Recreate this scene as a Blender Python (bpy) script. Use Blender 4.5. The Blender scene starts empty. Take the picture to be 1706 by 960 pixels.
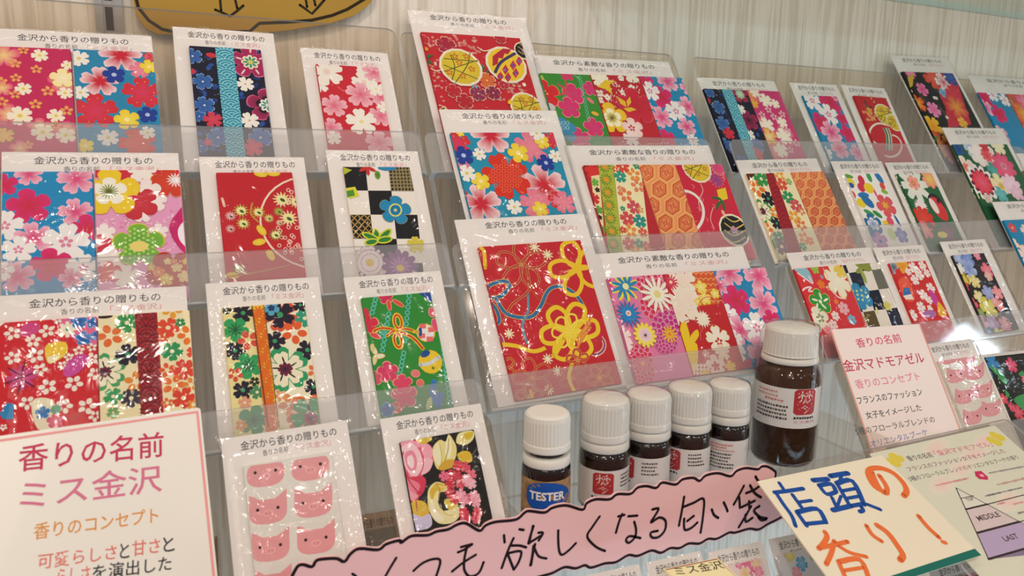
import bpy, math, random
from mathutils import Vector, Matrix
from mathutils.geometry import tessellate_polygon

# ---------------------------------------------------------------- camera, world, lights, exposure
S = bpy.context.scene
FPX, PCX, PCY = 1208.0, 853.0, 480.0
def nv(*a): return Vector(a).normalized()
AX = nv(2650, -190, FPX)                                   # shelf direction seen by the lens
AU = Vector((-800, -3480, FPX)); AU = (AU - AX * AU.dot(AX)).normalized()   # up along the leaning cards
AN = AX.cross(AU)                                          # out of the cards
LEAN = math.radians(32)
AZ = math.cos(LEAN) * AU + math.sin(LEAN) * AN             # true vertical
AY = math.sin(LEAN) * AU - math.cos(LEAN) * AN             # towards the wall
CAMZ = 1.40
camd = bpy.data.cameras.new('camera'); cam = bpy.data.objects.new('camera', camd)
S.collection.objects.link(cam); S.camera = cam
right, down, fwd = [Vector((AX[i], AY[i], AZ[i])) for i in range(3)]
M = Matrix((right, -down, -fwd)).transposed().to_4x4(); M.translation = (0, 0, CAMZ)
cam.matrix_world = M
camd.sensor_width = 36; camd.lens = FPX / 1706 * 36; camd.clip_start = 0.01; camd.clip_end = 50
camd.dof.use_dof = True; camd.dof.focus_distance = 0.50; camd.dof.aperture_fstop = 14.0

w = bpy.data.worlds.new('world'); S.world = w; w.use_nodes = True
bg = w.node_tree.nodes['Background']; bg.inputs[0].default_value = (1.0, 0.90, 0.80, 1); bg.inputs[1].default_value = 0.27
def area(name, loc, target, size, power, col, sy=None):
    l = bpy.data.lights.new(name, 'AREA'); l.energy = power; l.color = col; l.size = size
    if size < .05: l.shape = 'DISK'
    if sy: l.shape = 'RECTANGLE'; l.size_y = sy
    o = bpy.data.objects.new(name, l); S.collection.objects.link(o); o.location = loc
    o.rotation_euler = (Vector(target) - Vector(loc)).to_track_quat('-Z', 'Y').to_euler(); return o
area('ceiling_panel_light', (-0.9, -1.3, 2.75), (0.3, 0.45, 1.35), 0.9, 5, (1.0, 0.88, 0.76))
area('window_daylight', (2.65, -0.74, 2.2), (0.6, 0.36, 1.28), 0.17, 2.2, (0.70, 0.88, 1.0), 0.15)
area('side_cool_fill', (2.3, -1.2, 1.0), (0.5, 0.4, 1.3), 0.8, 8, (0.72, 0.86, 1.0), 0.9)  # added cool fill, kept low so the leaning plates don't mirror it
area('upper_wall_fill', (0.40, 0.46, 2.25), (0.40, 0.54, 1.45), 1.8, 2.2, (1.0, 0.93, 0.88), 0.05)  # added strip without a fixture, brightens the upper wall
area('lower_wall_fill', (0.35, 0.10, 0.62), (0.35, 0.54, 1.05), 0.9, 2.6, (0.42, 0.74, 1.0), 0.08)  # added unseen fill that turns the lower wall bluish
for i, (lx, ly, lz) in enumerate([(-0.5, -0.7, 2.4), (0.25, -1.1, 2.5), (0.75, -0.5, 2.45), (-0.1, -0.35, 2.3), (1.9, -1.2, 2.4), (0.5, -1.6, 2.2), (-1.2, -0.2, 2.4), (1.1, -1.5, 2.5), (-0.7, -1.7, 2.3)]):
    area('ceiling_spot_light', (lx, ly, lz), (0.3, 0.45, 1.35), 0.048, 2.0, (1.0, 0.87, 0.75))
S.view_settings.view_transform = 'Standard'; S.view_settings.look = 'None'
S.view_settings.exposure = 0.0; S.view_settings.gamma = 1; S.view_settings.use_curve_mapping = False
S.cycles.transparent_max_bounces = 40; S.cycles.max_bounces = 10; S.cycles.caustics_reflective = False; S.cycles.caustics_refractive = False

# ---------------------------------------------------------------- materials
def lin(c): return tuple((v / 12.92 if v <= 0.04045 else ((v + 0.055) / 1.055) ** 2.4) for v in c)
def hx(s):
    if not isinstance(s, str): return s
    return lin(tuple(int(s[i:i + 2], 16) / 255 for i in (0, 2, 4)))
def mat(name, col=(.8, .8, .8), rough=.5, **kw):
    m = bpy.data.materials.new(name); m.use_nodes = True
    b = m.node_tree.nodes['Principled BSDF']
    b.inputs['Base Color'].default_value = (*hx(col), 1); b.inputs['Roughness'].default_value = rough
    for k, v in kw.items(): b.inputs[k.replace('_', ' ')].default_value = v
    return m
def noise_bump(m, scale, strength, dist=.001, stretch=(1, 1, 1), colvar=None):
    nt = m.node_tree; b = nt.nodes['Principled BSDF']
    tc = nt.nodes.new('ShaderNodeTexCoord'); mp = nt.nodes.new('ShaderNodeMapping'); n = nt.nodes.new('ShaderNodeTexNoise')
    mp.inputs['Scale'].default_value = stretch; n.inputs['Scale'].default_value = scale; n.inputs['Detail'].default_value = 4
    nt.links.new(tc.outputs['Object'], mp.inputs[0]); nt.links.new(mp.outputs[0], n.inputs['Vector'])
    bp = nt.nodes.new('ShaderNodeBump'); bp.inputs['Strength'].default_value = strength; bp.inputs['Distance'].default_value = dist
    nt.links.new(n.outputs[0], bp.inputs['Height']); nt.links.new(bp.outputs[0], b.inputs['Normal'])
    if colvar:
        r = nt.nodes.new('ShaderNodeValToRGB'); r.color_ramp.elements[0].color = (*hx(colvar[0]), 1); r.color_ramp.elements[1].color = (*hx(colvar[1]), 1)
        r.color_ramp.elements[0].position = colvar[2] if len(colvar) > 2 else .3; r.color_ramp.elements[1].position = colvar[3] if len(colvar) > 3 else .7
        nt.links.new(n.outputs[0], r.inputs[0]); nt.links.new(r.outputs[0], b.inputs['Base Color'])
    return m
def vcol_mat(name, rough, bump=0.0):
    m = mat(name, rough=rough, Specular_IOR_Level=.2); nt = m.node_tree; b = nt.nodes['Principled BSDF']
    a = nt.nodes.new('ShaderNodeVertexColor'); a.layer_name = 'Col'; nt.links.new(a.outputs[0], b.inputs['Base Color'])
    if bump: 
        tc = nt.nodes.new('ShaderNodeTexCoord'); n = nt.nodes.new('ShaderNodeTexNoise'); n.inputs['Scale'].default_value = 900
        bp = nt.nodes.new('ShaderNodeBump'); bp.inputs['Strength'].default_value = bump; bp.inputs['Distance'].default_value = .0004
        nt.links.new(tc.outputs['Object'], n.inputs['Vector']); nt.links.new(n.outputs[0], bp.inputs['Height']); nt.links.new(bp.outputs[0], b.inputs['Normal'])
    return m
def clear_mat(name, tint, gloss_rough, refl, body=None, bodyfac=0.0, bump=None):
    """transparent sheet with Fresnel gloss (thin film / acrylic)"""
    m = bpy.data.materials.new(name); m.use_nodes = True; nt = m.node_tree; nt.nodes.clear()
    out = nt.nodes.new('ShaderNodeOutputMaterial'); tr = nt.nodes.new('ShaderNodeBsdfTransparent'); tr.inputs[0].default_value = (*tint, 1)
    gl = nt.nodes.new('ShaderNodeBsdfGlossy'); gl.inputs['Roughness'].default_value = gloss_rough
    lw = nt.nodes.new('ShaderNodeLayerWeight'); pw = nt.nodes.new('ShaderNodeMath'); pw.operation = 'POWER'; pw.inputs[1].default_value = 4.5
    ma = nt.nodes.new('ShaderNodeMath'); ma.operation = 'MULTIPLY_ADD'; ma.inputs[1].default_value = .85; ma.inputs[2].default_value = ((refl - 1) / (refl + 1)) ** 2 * 1.5
    nt.links.new(lw.outputs['Facing'], pw.inputs[0]); nt.links.new(pw.outputs[0], ma.inputs[0]); ma.use_clamp = True
    mx = nt.nodes.new('ShaderNodeMixShader'); nt.links.new(ma.outputs[0], mx.inputs[0])
    src = tr.outputs[0]
    if bodyfac:
        df = nt.nodes.new('ShaderNodeBsdfDiffuse'); df.inputs[0].default_value = (*body, 1)
        m2 = nt.nodes.new('ShaderNodeMixShader'); m2.inputs[0].default_value = bodyfac
        nt.links.new(tr.outputs[0], m2.inputs[1]); nt.links.new(df.outputs[0], m2.inputs[2]); src = m2.outputs[0]
    nt.links.new(src, mx.inputs[1]); nt.links.new(gl.outputs[0], mx.inputs[2]); nt.links.new(mx.outputs[0], out.inputs[0])
    if bump:
        tc = nt.nodes.new('ShaderNodeTexCoord'); n = nt.nodes.new('ShaderNodeTexNoise'); n.inputs['Scale'].default_value = bump[0]; n.inputs['Detail'].default_value = 3; n.inputs['Distortion'].default_value = 1.2
        bp = nt.nodes.new('ShaderNodeBump'); bp.inputs['Strength'].default_value = bump[1]; bp.inputs['Distance'].default_value = .002
        nt.links.new(tc.outputs['Object'], n.inputs['Vector']); nt.links.new(n.outputs[0], bp.inputs['Height'])
        nt.links.new(bp.outputs[0], gl.inputs['Normal']); nt.links.new(bp.outputs[0], lw.inputs['Normal'])
    return m
M_PAPER = noise_bump(mat('white_cardstock', 'ece6e2', .55), 700, .08)
M_PRINT = vcol_mat('printed_ink', .5)
M_FABRIC = vcol_mat('printed_cotton', .62, .25)
M_CELLO = clear_mat('cellophane', (.985, .985, .985), .09, 1.33, bump=(45, .8))
M_ACRYL = clear_mat('clear_acrylic', (.95, .925, .895), .06, 1.28, body=(.78, .76, .76), bodyfac=.03)
M_LIP = clear_mat('clear_acrylic_lip', (.97, .965, .96), .06, 1.30, body=(.86, .86, .90), bodyfac=.12)  # reflected haze of the lips put in as a pale diffuse body
M_BACK = clear_mat('clear_acrylic_back', (.94, .90, .845), .06, 1.28, body=(.78, .76, .76), bodyfac=.02)
M_BACKLOW = clear_mat('shaded_acrylic_back', (.86, .80, .735), .06, 1.28, body=(.6, .55, .5), bodyfac=.02)  # shade of the gaps between lower cards put into the tint
M_EDGE = clear_mat('acrylic_polished_edge', (.8, .8, .8), .12, 1.6, body=(.88, .88, .88), bodyfac=.55)
M_GLASS = clear_mat('greenish_shelf_glass', (.88, .95, .93), .03, 1.4, body=(.45, .6, .56), bodyfac=.08)
M_GLASSEDGE = clear_mat('glass_edge_green', (.5, .8, .75), .1, 1.5, body=(.62, .86, .82), bodyfac=.8)
M_CAP = mat('white_ribbed_plastic', 'e6e3dc', .35)
M_AMBER = mat('dark_amber_glass', (.008, .003, .002), .08, Coat_Weight=.6)
M_AMBERCLR = mat('amber_glass', (.12, .035, .008), .05, Transmission_Weight=.75, IOR=1.45)
M_FILM = clear_mat('shrink_film', (.97, .97, .97), .06, 1.36, bump=(90, .6))
M_METAL = mat('brushed_steel', (.55, .55, .56), .3, Metallic=1.0)
M_DARK = mat('dark_slot', (.03, .025, .02), .6)
M_KRAFT = noise_bump(mat('kraft_label', 'b08a5e', .7), 250, .1, colvar=('8f6a42', 'c39c6c'))

# ---------------------------------------------------------------- helpers
def W(P): return Vector((P.dot(AX), P.dot(AY), P.dot(AZ) + CAMZ))
def rayw(x, y):
    r = Vector(((x - PCX) / FPX, (y - PCY) / FPX, 1)); return Vector((r.dot(AX), r.dot(AY), r.dot(AZ)))
CAM = Vector((0, 0, CAMZ))
N0 = 0.40                                  # distance from the lens to the plane of the top row of cards
WU = Vector((0, math.sin(LEAN), math.cos(LEAN))); WN = Vector((0, -math.cos(LEAN), math.sin(LEAN))); WX = Vector((1, 0, 0))
class Frame:
    """a flat frame in the world: ex right, ey up, ez out; at(px) reads where a sight line of the photo meets it"""
    def __init__(s, point, ex, ey):
        s.o = Vector(point); s.ex = ex.normalized(); s.ey = ey.normalized(); s.ez = s.ex.cross(s.ey)
    def hit(s, x, y):
        r = rayw(x, y); t = (s.o - CAM).dot(s.ez) / r.dot(s.ez); return CAM + r * t
    def at(s, x, y):
        d = s.hit(x, y) - s.o; return (d.dot(s.ex), d.dot(s.ey))
    def sc(s, x, y):
        a = s.at(x, y); b = s.at(x + 1, y); c = s.at(x, y + 1)
        return math.sqrt(abs((b[0] - a[0]) * (c[1] - a[1]) - (b[1] - a[1]) * (c[0] - a[0])))
    def world(s, x, y, z=0): return s.o + s.ex * x + s.ey * y + s.ez * z
    def mw(s):
        m = Matrix((s.ex, s.ey, s.ez)).transposed().to_4x4(); m.translation = s.o; return m
def plane_pt(n): return CAM + WN * (-n)                        # foot of the plane at distance n
def row_frame(n, rot=0, origin=None):
    ex = WX * math.cos(rot) + WU * math.sin(rot); ey = WU * math.cos(rot) - WX * math.sin(rot)
    return Frame(origin or plane_pt(n), ex, ey)
def empty(name, fr, label, cat, group=None):
    o = bpy.data.objects.new(name, None); S.collection.objects.link(o); o.empty_display_size = .02
    o.matrix_world = fr.mw() if isinstance(fr, Frame) else fr
    o['label'] = label; o['category'] = cat
    if group: o['group'] = group
    return o
def tag(o, label, cat, group=None):
    o['label'] = label; o['category'] = cat
    if group: o['group'] = group
    return o
def mesh_obj(name, verts, faces, mats, parent=None, cols=None, fm=None, smooth=False, mw=None):
    me = bpy.data.meshes.new(name); me.from_pydata([tuple(v) for v in verts], [], faces)
    for m in (mats if isinstance(mats, (list, tuple)) else [mats]): me.materials.append(m)
    if fm: me.polygons.foreach_set('material_index', fm)
    if smooth: me.polygons.foreach_set('use_smooth', [True] * len(me.polygons))
    if cols:
        a = me.color_attributes.new('Col', 'FLOAT_COLOR', 'POINT')
        flat = []
        for c in cols: flat += [c[0], c[1], c[2], 1.0]
        a.data.foreach_set('color', flat)
    me.update(); o = bpy.data.objects.new(name, me); S.collection.objects.link(o)
    if parent: o.parent = parent
    if mw is not None: o.matrix_world = mw
    return o
def box_data(x0, x1, y0, y1, z0, z1, bev=0):
    if bev <= 0:
        v = [(x, y, z) for z in (z0, z1) for y in (y0, y1) for x in (x0, x1)]
        f = [(0, 2, 3, 1), (4, 5, 7, 6), (0, 1, 5, 4), (2, 6, 7, 3), (0, 4, 6, 2), (1, 3, 7, 5)]
        return v, f
    return plate_data(x0, x1, y0, y1, z0, z1, bev, bev, bev)
def rounded(x0, x1, y0, y1, rt, rb, k=5):
    pts = []
    for cx, cy, r, a in ((x1 - rt, y1 - rt, rt, 0), (x0 + rt, y1 - rt, rt, 90), (x0 + rb, y0 + rb, rb, 180), (x1 - rb, y0 + rb, rb, 270)):
        n = k if r > 0 else 0
        for i in range(n + 1):
            t = math.radians(a + 90 * (i / n if n else 0)); pts.append((cx + r * math.cos(t), cy + r * math.sin(t)))
    return pts
def plate_data(x0, x1, y0, y1, z0, z1, rt=0, rb=0, bev=0):
    """flat sheet standing in the xy plane with rounded corners, bevelled front when bev"""
    o = rounded(x0, x1, y0, y1, rt, rb); n = len(o)
    if bev:
        i_ = rounded(x0 + bev, x1 - bev, y0 + bev, y1 - bev, max(rt - bev, bev * .3), max(rb - bev, bev * .3))
        v = [(x, y, z0) for x, y in o] + [(x, y, z1 - bev) for x, y in o] + [(x, y, z1) for x, y in i_]
        f = [tuple(range(n))[::-1], tuple(range(2 * n, 3 * n))]
        for a in range(n):
            b = (a + 1) % n; f += [(a, b, n + b, n + a), (n + a, n + b, 2 * n + b, 2 * n + a)]
        return v, f
    v = [(x, y, z0) for x, y in o] + [(x, y, z1) for x, y in o]
    f = [tuple(range(n))[::-1], tuple(range(n, 2 * n))] + [(a, (a + 1) % n, n + (a + 1) % n, n + a) for a in range(n)]
    return v, f
def plate(name, parent, x0, x1, y0, y1, z0, z1, rt=0, rb=0, mats=None):
    v, f = plate_data(x0, x1, y0, y1, z0, z1, rt, rb)
    o = mesh_obj(name, v, f, mats or [M_ACRYL, M_EDGE], None, fm=[0, 0] + [1] * (len(f) - 2)); o.parent = parent; return o
def smoothpts(p, k=5, closed=False):
    if len(p) < 3: return p
    out = []; n = len(p)
    rng = range(n) if closed else range(n - 1)
    for i in rng:
        if closed: a, b, c, d = p[i - 1], p[i], p[(i + 1) % n], p[(i + 2) % n]
        else: a, b, c, d = p[max(i - 1, 0)], p[i], p[i + 1], p[min(i + 2, n - 1)]
        for j in range(k):
            t = j / k
            out.append(tuple(.5 * (2 * b[m] + (c[m] - a[m]) * t + (2 * a[m] - 5 * b[m] + 4 * c[m] - d[m]) * t * t + (3 * b[m] - a[m] - 3 * c[m] + d[m]) * t ** 3) for m in (0, 1)))
    if not closed: out.append(p[-1])
    return out
# text outlines from the font that ships inside Blender, cached as flat triangles in a unit box
TXT = {}
def text_tris(s, bold=0.0):
    key = (s, bold)
    if key in TXT: return TXT[key]
    cu = bpy.data.curves.new('t', 'FONT'); cu.body = s; cu.resolution_u = 2; cu.offset = bold; cu.fill_mode = 'FRONT'
    o = bpy.data.objects.new('t', cu); S.collection.objects.link(o)
    dg = bpy.context.evaluated_depsgraph_get(); me = bpy.data.meshes.new_from_object(o.evaluated_get(dg))
    me.calc_loop_triangles(); vs = [(v.co.x, v.co.y) for v in me.vertices]; tr = [tuple(t.vertices) for t in me.loop_triangles]
    bpy.data.objects.remove(o); bpy.data.curves.remove(cu); bpy.data.meshes.remove(me)
    xs = [v[0] for v in vs] or [0, 1]; ys = [v[1] for v in vs] or [0, 1]; x0, x1, y0, y1 = min(xs), max(xs), min(ys), max(ys)
    vs = [((x - x0) / max(x1 - x0, 1e-6), (y - y0) / max(y1 - y0, 1e-6)) for x, y in vs]
    TXT[key] = (vs, tr, (x1 - x0) / max(y1 - y0, 1e-6)); return TXT[key]

class Print:
    """flat print: coloured shapes laid one over another on a sheet, clipped to its outline.
    Shapes are given in photo pixels of a zoomed crop and land on the sheet's own frame."""
    LAY = 2e-6
    def __init__(s, fr, clip, z, base=None):
        s.fr = fr; s.clip = clip; s.z = z; s.v = []; s.f = []; s.c = []; s.ox = s.oy = 0; s.s = 1.0; s.k = 0
        if base is not None: s.quad(clip[0], clip[2], clip[1], clip[3], hx(base))
    def crop(s, ox, oy, sc): s.ox, s.oy, s.s = ox, oy, sc; return s
    def q(s, x, y): return s.fr.at(s.ox + x / s.s, s.oy + y / s.s)
    def r(s, x, y): return s.fr.sc(s.ox + x / s.s, s.oy + y / s.s) / s.s
    def quad(s, x0, y0, x1, y1, c): s.tri_poly([(x0, y0), (x1, y0), (x1, y1), (x0, y1)], [(0, 1, 2), (0, 2, 3)], [c] * 4)
    def tri_poly(s, pts, tris, cols):
        """local-space triangles with per-vertex colour"""
        s.k += 1; z = s.z + s.k * s.LAY
        if s.clip is None or all(s.clip[0] <= p[0] <= s.clip[1] and s.clip[2] <= p[1] <= s.clip[3] for p in pts):
            b = len(s.v); s.v += [(p[0], p[1], z) for p in pts]; s.c += cols
            for t in tris:
                a, c, d = (pts[i] for i in t)
                cr = (c[0] - a[0]) * (d[1] - a[1]) - (c[1] - a[1]) * (d[0] - a[0])
                s.f.append((b + t[0], b + t[1], b + t[2]) if cr > 0 else (b + t[0], b + t[2], b + t[1]))
            return
        x0, x1, y0, y1 = s.clip
        for t in tris:
            P = [(pts[i][0], pts[i][1], cols[i]) for i in t]
            for ax, lim, sg in ((0, x0, 1), (0, x1, -1), (1, y0, 1), (1, y1, -1)):
                Q = []
                for i in range(len(P)):
                    A, B = P[i - 1], P[i]; da, db = (A[ax] - lim) * sg, (B[ax] - lim) * sg
                    if (da >= 0) != (db >= 0):
                        u = da / (da - db)
                        Q.append((A[0] + (B[0] - A[0]) * u, A[1] + (B[1] - A[1]) * u, tuple(A[2][m] + (B[2][m] - A[2][m]) * u for m in range(3))))
                    if db >= 0: Q.append(B)
                P = Q
                if not P: break
            if len(P) >= 3:
                ar = sum(P[i - 1][0] * P[i][1] - P[i][0] * P[i - 1][1] for i in range(len(P)))
                if ar < 0: P = P[::-1]
                b = len(s.v); s.v += [(p[0], p[1], z) for p in P]; s.c += [p[2] for p in P]
                s.f.append(tuple(range(b, b + len(P))))
    def fan(s, cx, cy, ring, cin, cout, mid=None):
        """ring: local points around (cx,cy); mid: fraction where the inner colour still holds"""
        n = len(ring); cin, cout = hx(cin), hx(cout)
        if mid is None: s.tri_poly([(cx, cy)] + ring, [(0, 1 + i, 1 + (i + 1) % n) for i in range(n)], [cin] + [cout] * n); return
        inner = [(cx + (x - cx) * mid, cy + (y - cy) * mid) for x, y in ring]
        tr = [(0, 1 + i, 1 + (i + 1) % n) for i in range(n)]
        for i in range(n):
            j = (i + 1) % n; tr += [(1 + i, 1 + n + i, 1 + n + j), (1 + i, 1 + n + j, 1 + j)]
        s.tri_poly([(cx, cy)] + inner + ring, tr, [cin] * (n + 1) + [cout] * n)
    def F(s, x, y, r, c, ci=None, k='s', n=5, rot=0, oc=None, ow=.14, cc=None, cr=.2, sq=1.0, mid=None):
        """flower: k s=cherry (notched), p=plum (round), m=daisy petals, d=separate petals"""
        X, Y = s.q(x, y); R = s.r(x, y) * r; rot = math.radians(rot)
        if oc is not None: s.F(x, y, r * (1 + ow), oc, None, k, n, math.degrees(rot), None, sq=sq)
        if k == 'd':
            for i in range(n):
                a = rot + i * 2 * math.pi / n + math.pi / 2; dx, dy = math.cos(a), math.sin(a) * sq
                cxx, cyy = X + dx * R * .62, Y + dy * R * .62; wq = R * (.3 if n <= 6 else 1.3 / n)
                ring = [(cxx + dx * R * .38 * math.cos(t) - dy * wq * math.sin(t), cyy + dy * R * .38 * math.cos(t) + dx * wq * math.sin(t)) for t in [j * math.pi / 5 for j in range(10)]]
                s.fan(cxx, cyy, ring, c if ci is None else ci, c)
        else:
            m = 8 if n <= 6 else 4; ring = []
            for i in range(n * m):
                p = ((i % m) / m) * 2 - 1; a = rot + math.pi / 2 + ((i / m) - .5) * 2 * math.pi / n; q = math.sqrt(max(0, 1 - p * p))
                if k == 's': rr = .46 + .54 * q ** .8 - (.13 if abs(p) < .05 else 0)
                elif k == 'p': rr = .58 + .42 * q
                elif k == 'm': rr = .74 + .26 * q
                else: rr = .3 + .7 * (1 - abs(p)) ** .8
                ring.append((X + R * rr * math.cos(a), Y + R * rr * math.sin(a) * sq))
            s.fan(X, Y, ring, c if ci is None else ci, c, mid)
        if cc is not None: s.E(x, y, r * cr, r * cr * sq, 0, cc)
    def E(s, x, y, rx, ry, rot, c, ci=None, n=14, oc=None, ow=3):
        if oc is not None: s.E(x, y, rx + ow, ry + ow, rot, oc)
        X, Y = s.q(x, y); k = s.r(x, y); a = -math.radians(rot); ca, sa = math.cos(a), math.sin(a)
        ring = [(X + k * (rx * math.cos(t) * ca - ry * math.sin(t) * sa), Y + k * (rx * math.cos(t) * sa + ry * math.sin(t) * ca)) for t in [j * 2 * math.pi / n for j in range(n)]]
        s.fan(X, Y, ring, c if ci is None else ci, c)
    def P(s, pts, c, sm=False):
        L = [s.q(*p) for p in pts]
        if sm: L = smoothpts(L, 4, True)
        tr = tessellate_polygon([[Vector((x, y, 0)) for x, y in L]]); s.tri_poly(L, [tuple(t) for t in tr], [hx(c)] * len(L))
    def L(s, pts, wd, c, sm=True, closed=False, taper=False):
        X = [s.q(*p) for p in pts]; k = s.r(*pts[len(pts) // 2]) * wd / 2
        if sm: X = smoothpts(X, 4, closed)
        if closed: X = X + [X[0]]
        n = len(X); V = []; T = []; cap = []
        for i in range(n):
            a = X[max(i - 1, 0)]; b = X[min(i + 1, n - 1)]
            if closed and i in (0, n - 1): a, b = X[-2], X[1]
            dx, dy = b[0] - a[0], b[1] - a[1]; l = math.hypot(dx, dy) or 1; kk = k * (.55 + .45 * math.sin(math.pi * i / (n - 1))) if taper else k
            V += [(X[i][0] - dy / l * kk, X[i][1] + dx / l * kk), (X[i][0] + dy / l * kk, X[i][1] - dx / l * kk)]
            if i: T += [(2 * i - 2, 2 * i - 1, 2 * i + 1), (2 * i - 2, 2 * i + 1, 2 * i)]
        if not closed:
            for (cx, cy), kk in ((X[0], k * (.55 if taper else 1)), (X[-1], k * (.55 if taper else 1))):
                b = len(V); V += [(cx, cy)] + [(cx + kk * math.cos(t * math.pi / 4), cy + kk * math.sin(t * math.pi / 4)) for t in range(8)]
                T += [(b, b + 1 + i, b + 1 + (i + 1) % 8) for i in range(8)]
        s.tri_poly(V, T, [hx(c)] * len(V))
    def C(s, x, y, r, wd, c, a0=0, a1=360, sq=1.0):
        pts = [(x + r * math.cos(math.radians(a0 + (a1 - a0) * i / 16)), y - r * sq * math.sin(math.radians(a0 + (a1 - a0) * i / 16))) for i in range(17)]
        s.L(pts[:-1] if a1 - a0 >= 360 else pts, wd, c, False, a1 - a0 >= 360)
    def D(s, pts, r, c):
        for x, y in pts: s.E(x, y, r, r, 0, c, n=7)
    def T(s, txt, l, rr, h, c, bold=0.0, sh=0.0):
        """text whose middle line runs from l to rr (crop px), h high (crop px)"""
        vs, tr, asp = text_tris(txt, bold); a = s.q(*l); b = s.q(*rr); ux, uy = b[0] - a[0], b[1] - a[1]; ln = math.hypot(ux, uy); ex, ey = ux / ln, uy / ln
        hh = abs(s.q((l[0] + rr[0]) / 2, (l[1] + rr[1]) / 2 - h / 2)[1] - s.q((l[0] + rr[0]) / 2, (l[1] + rr[1]) / 2 + h / 2)[1])
        pts = [(a[0] + ux * x + (-ey + ex * sh) * hh * (y - .5), a[1] + uy * x + (ex + ey * sh) * hh * (y - .5)) for x, y in vs]
        s.tri_poly(pts, tr, [hx(c)] * len(pts))
    def TL(s, txt, x0, x1, yc, h, c, bold=0.0):
        """text placed in the sheet's own metres"""
        vs, tr, asp = text_tris(txt, bold)
        s.tri_poly([(x0 + (x1 - x0) * x, yc + h * (y - .5)) for x, y in vs], tr, [hx(c)] * len(vs))
    def build(s, name, mt, parent):
        return mesh_obj(name, s.v, s.f, mt, parent, cols=s.c)
def seig(p, x0, x1, y0, y1, top, bot, rad, cols, lw):
    """overlapping wave scales on a strip between two slanted sides; top/bot: (xl,xr) px at y0,y1"""
    y = y0; i = 0
    while y < y1 + rad:
        t = (y - y0) / (y1 - y0); xl = top[0] + (bot[0] - top[0]) * t; xr = top[1] + (bot[1] - top[1]) * t; wd = (xr - xl); rr = wd * .52
        cs = [(xl + xr) / 2] if i % 2 == 0 else [xl, xr]
        for cx in cs:
            for q_, (f_, col) in enumerate(((1.0, cols[1]), (.9, cols[0]), (.68, cols[1]), (.56, cols[0]), (.36, cols[1]), (.22, cols[0]))): p.E(cx, y, rr * f_, rr * f_ * .85, 0, col, n=16)
        y += rad; i += 1

# ---------------------------------------------------------------- the setting
def plank_wall():
    m = bpy.data.materials.new('cream_grained_wallpaper'); m.use_nodes = True; nt = m.node_tree; b = nt.nodes['Principled BSDF']; b.inputs['Roughness'].default_value = .6
    tc = nt.nodes.new('ShaderNodeTexCoord'); mp = nt.nodes.new('ShaderNodeMapping'); mp.inputs['Scale'].default_value = (1, 1, .035)
    n1 = nt.nodes.new('ShaderNodeTexNoise'); n1.inputs['Scale'].default_value = 210; n1.inputs['Detail'].default_value = 6; n1.inputs['Distortion'].default_value = .5
    n2 = nt.nodes.new('ShaderNodeTexNoise'); n2.inputs['Scale'].default_value = 420; n2.inputs['Detail'].default_value = 3
    nt.links.new(tc.outputs['Object'], mp.inputs[0]); nt.links.new(mp.outputs[0], n1.inputs['Vector']); nt.links.new(mp.outputs[0], n2.inputs['Vector'])
    r = nt.nodes.new('ShaderNodeValToRGB'); e = r.color_ramp.elements; e[0].position = .40; e[0].color = (*hx('e0d2bf'), 1); e[1].position = .53; e[1].color = (*hx('f2e7d8'), 1)
    nt.links.new(n1.outputs[0], r.inputs[0])
    r2 = nt.nodes.new('ShaderNodeValToRGB'); r2.color_ramp.elements[0].position = .3; r2.color_ramp.elements[0].color = (.8, .78, .75, 1); r2.color_ramp.elements[1].position = .55; r2.color_ramp.elements[1].color = (1, 1, 1, 1)
    nt.links.new(n2.outputs[0], r2.inputs[0])
    mx = nt.nodes.new('ShaderNodeMix'); mx.data_type = 'RGBA'; mx.blend_type = 'MULTIPLY'; mx.inputs[0].default_value = .4
    nt.links.new(r.outputs[0], mx.inputs[6]); nt.links.new(r2.outputs[0], mx.inputs[7]); nt.links.new(mx.outputs[2], b.inputs['Base Color'])
    bp = nt.nodes.new('ShaderNodeBump'); bp.inputs['Strength'].default_value = .7; bp.inputs['Distance'].default_value = .0015
    nt.links.new(n1.outputs[0], bp.inputs['Height']); nt.links.new(bp.outputs[0], b.inputs['Normal']); return m
M_WALL = plank_wall()
YW = 0.545
v, f = box_data(-1.6, 2.6, YW, YW + .03, 0, 2.6)
o = mesh_obj('wall_back', v, f, M_WALL); o['kind'] = 'structure'
v, f = box_data(-1.6, 2.6, -2.4, YW, -.03, 0)
o = mesh_obj('floor', v, f, noise_bump(mat('floor_boards', '8a6a4a', .5), 6, .2, stretch=(1, 12, 1), colvar=('6d4f35', '957453'))); o['kind'] = 'structure'
WALLF = Frame((0, YW, CAMZ), WX, Vector((0, 0, 1)))

# steel slotted upright on the wall
a = WALLF.at(157, 0); b2 = WALLF.at(203, 0); xs0, xs1 = a[0], b2[0]; wd = xs1 - xs0
st = empty('slotted_wall_upright', Matrix.Translation((xs0 + wd / 2, YW, .6)), 'steel slotted shelf upright on the wall at the top left', 'shelf upright')
v = [(-wd / 2, 0, 0), (-wd / 2, -.004, 0), (-wd * .22, -.004, 0), (-wd * .22, -.002, 0), (wd * .22, -.002, 0), (wd * .22, -.004, 0), (wd / 2, -.004, 0), (wd / 2, 0, 0)]
n = len(v); v = v + [(x, y, 1.1) for x, y, z in v]
mesh_obj('channel', v, [(i, (i + 1) % n, n + (i + 1) % n, n + i) for i in range(n)] + [tuple(range(n))[::-1], tuple(range(n, 2 * n))], M_METAL, st)
sv, sf = box_data(-wd * .14, wd * .14, -.0026, -.0019, 0, .014)
slot = mesh_obj('slot', sv, sf, M_DARK, st); slot.location = (0, 0, .875)
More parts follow.
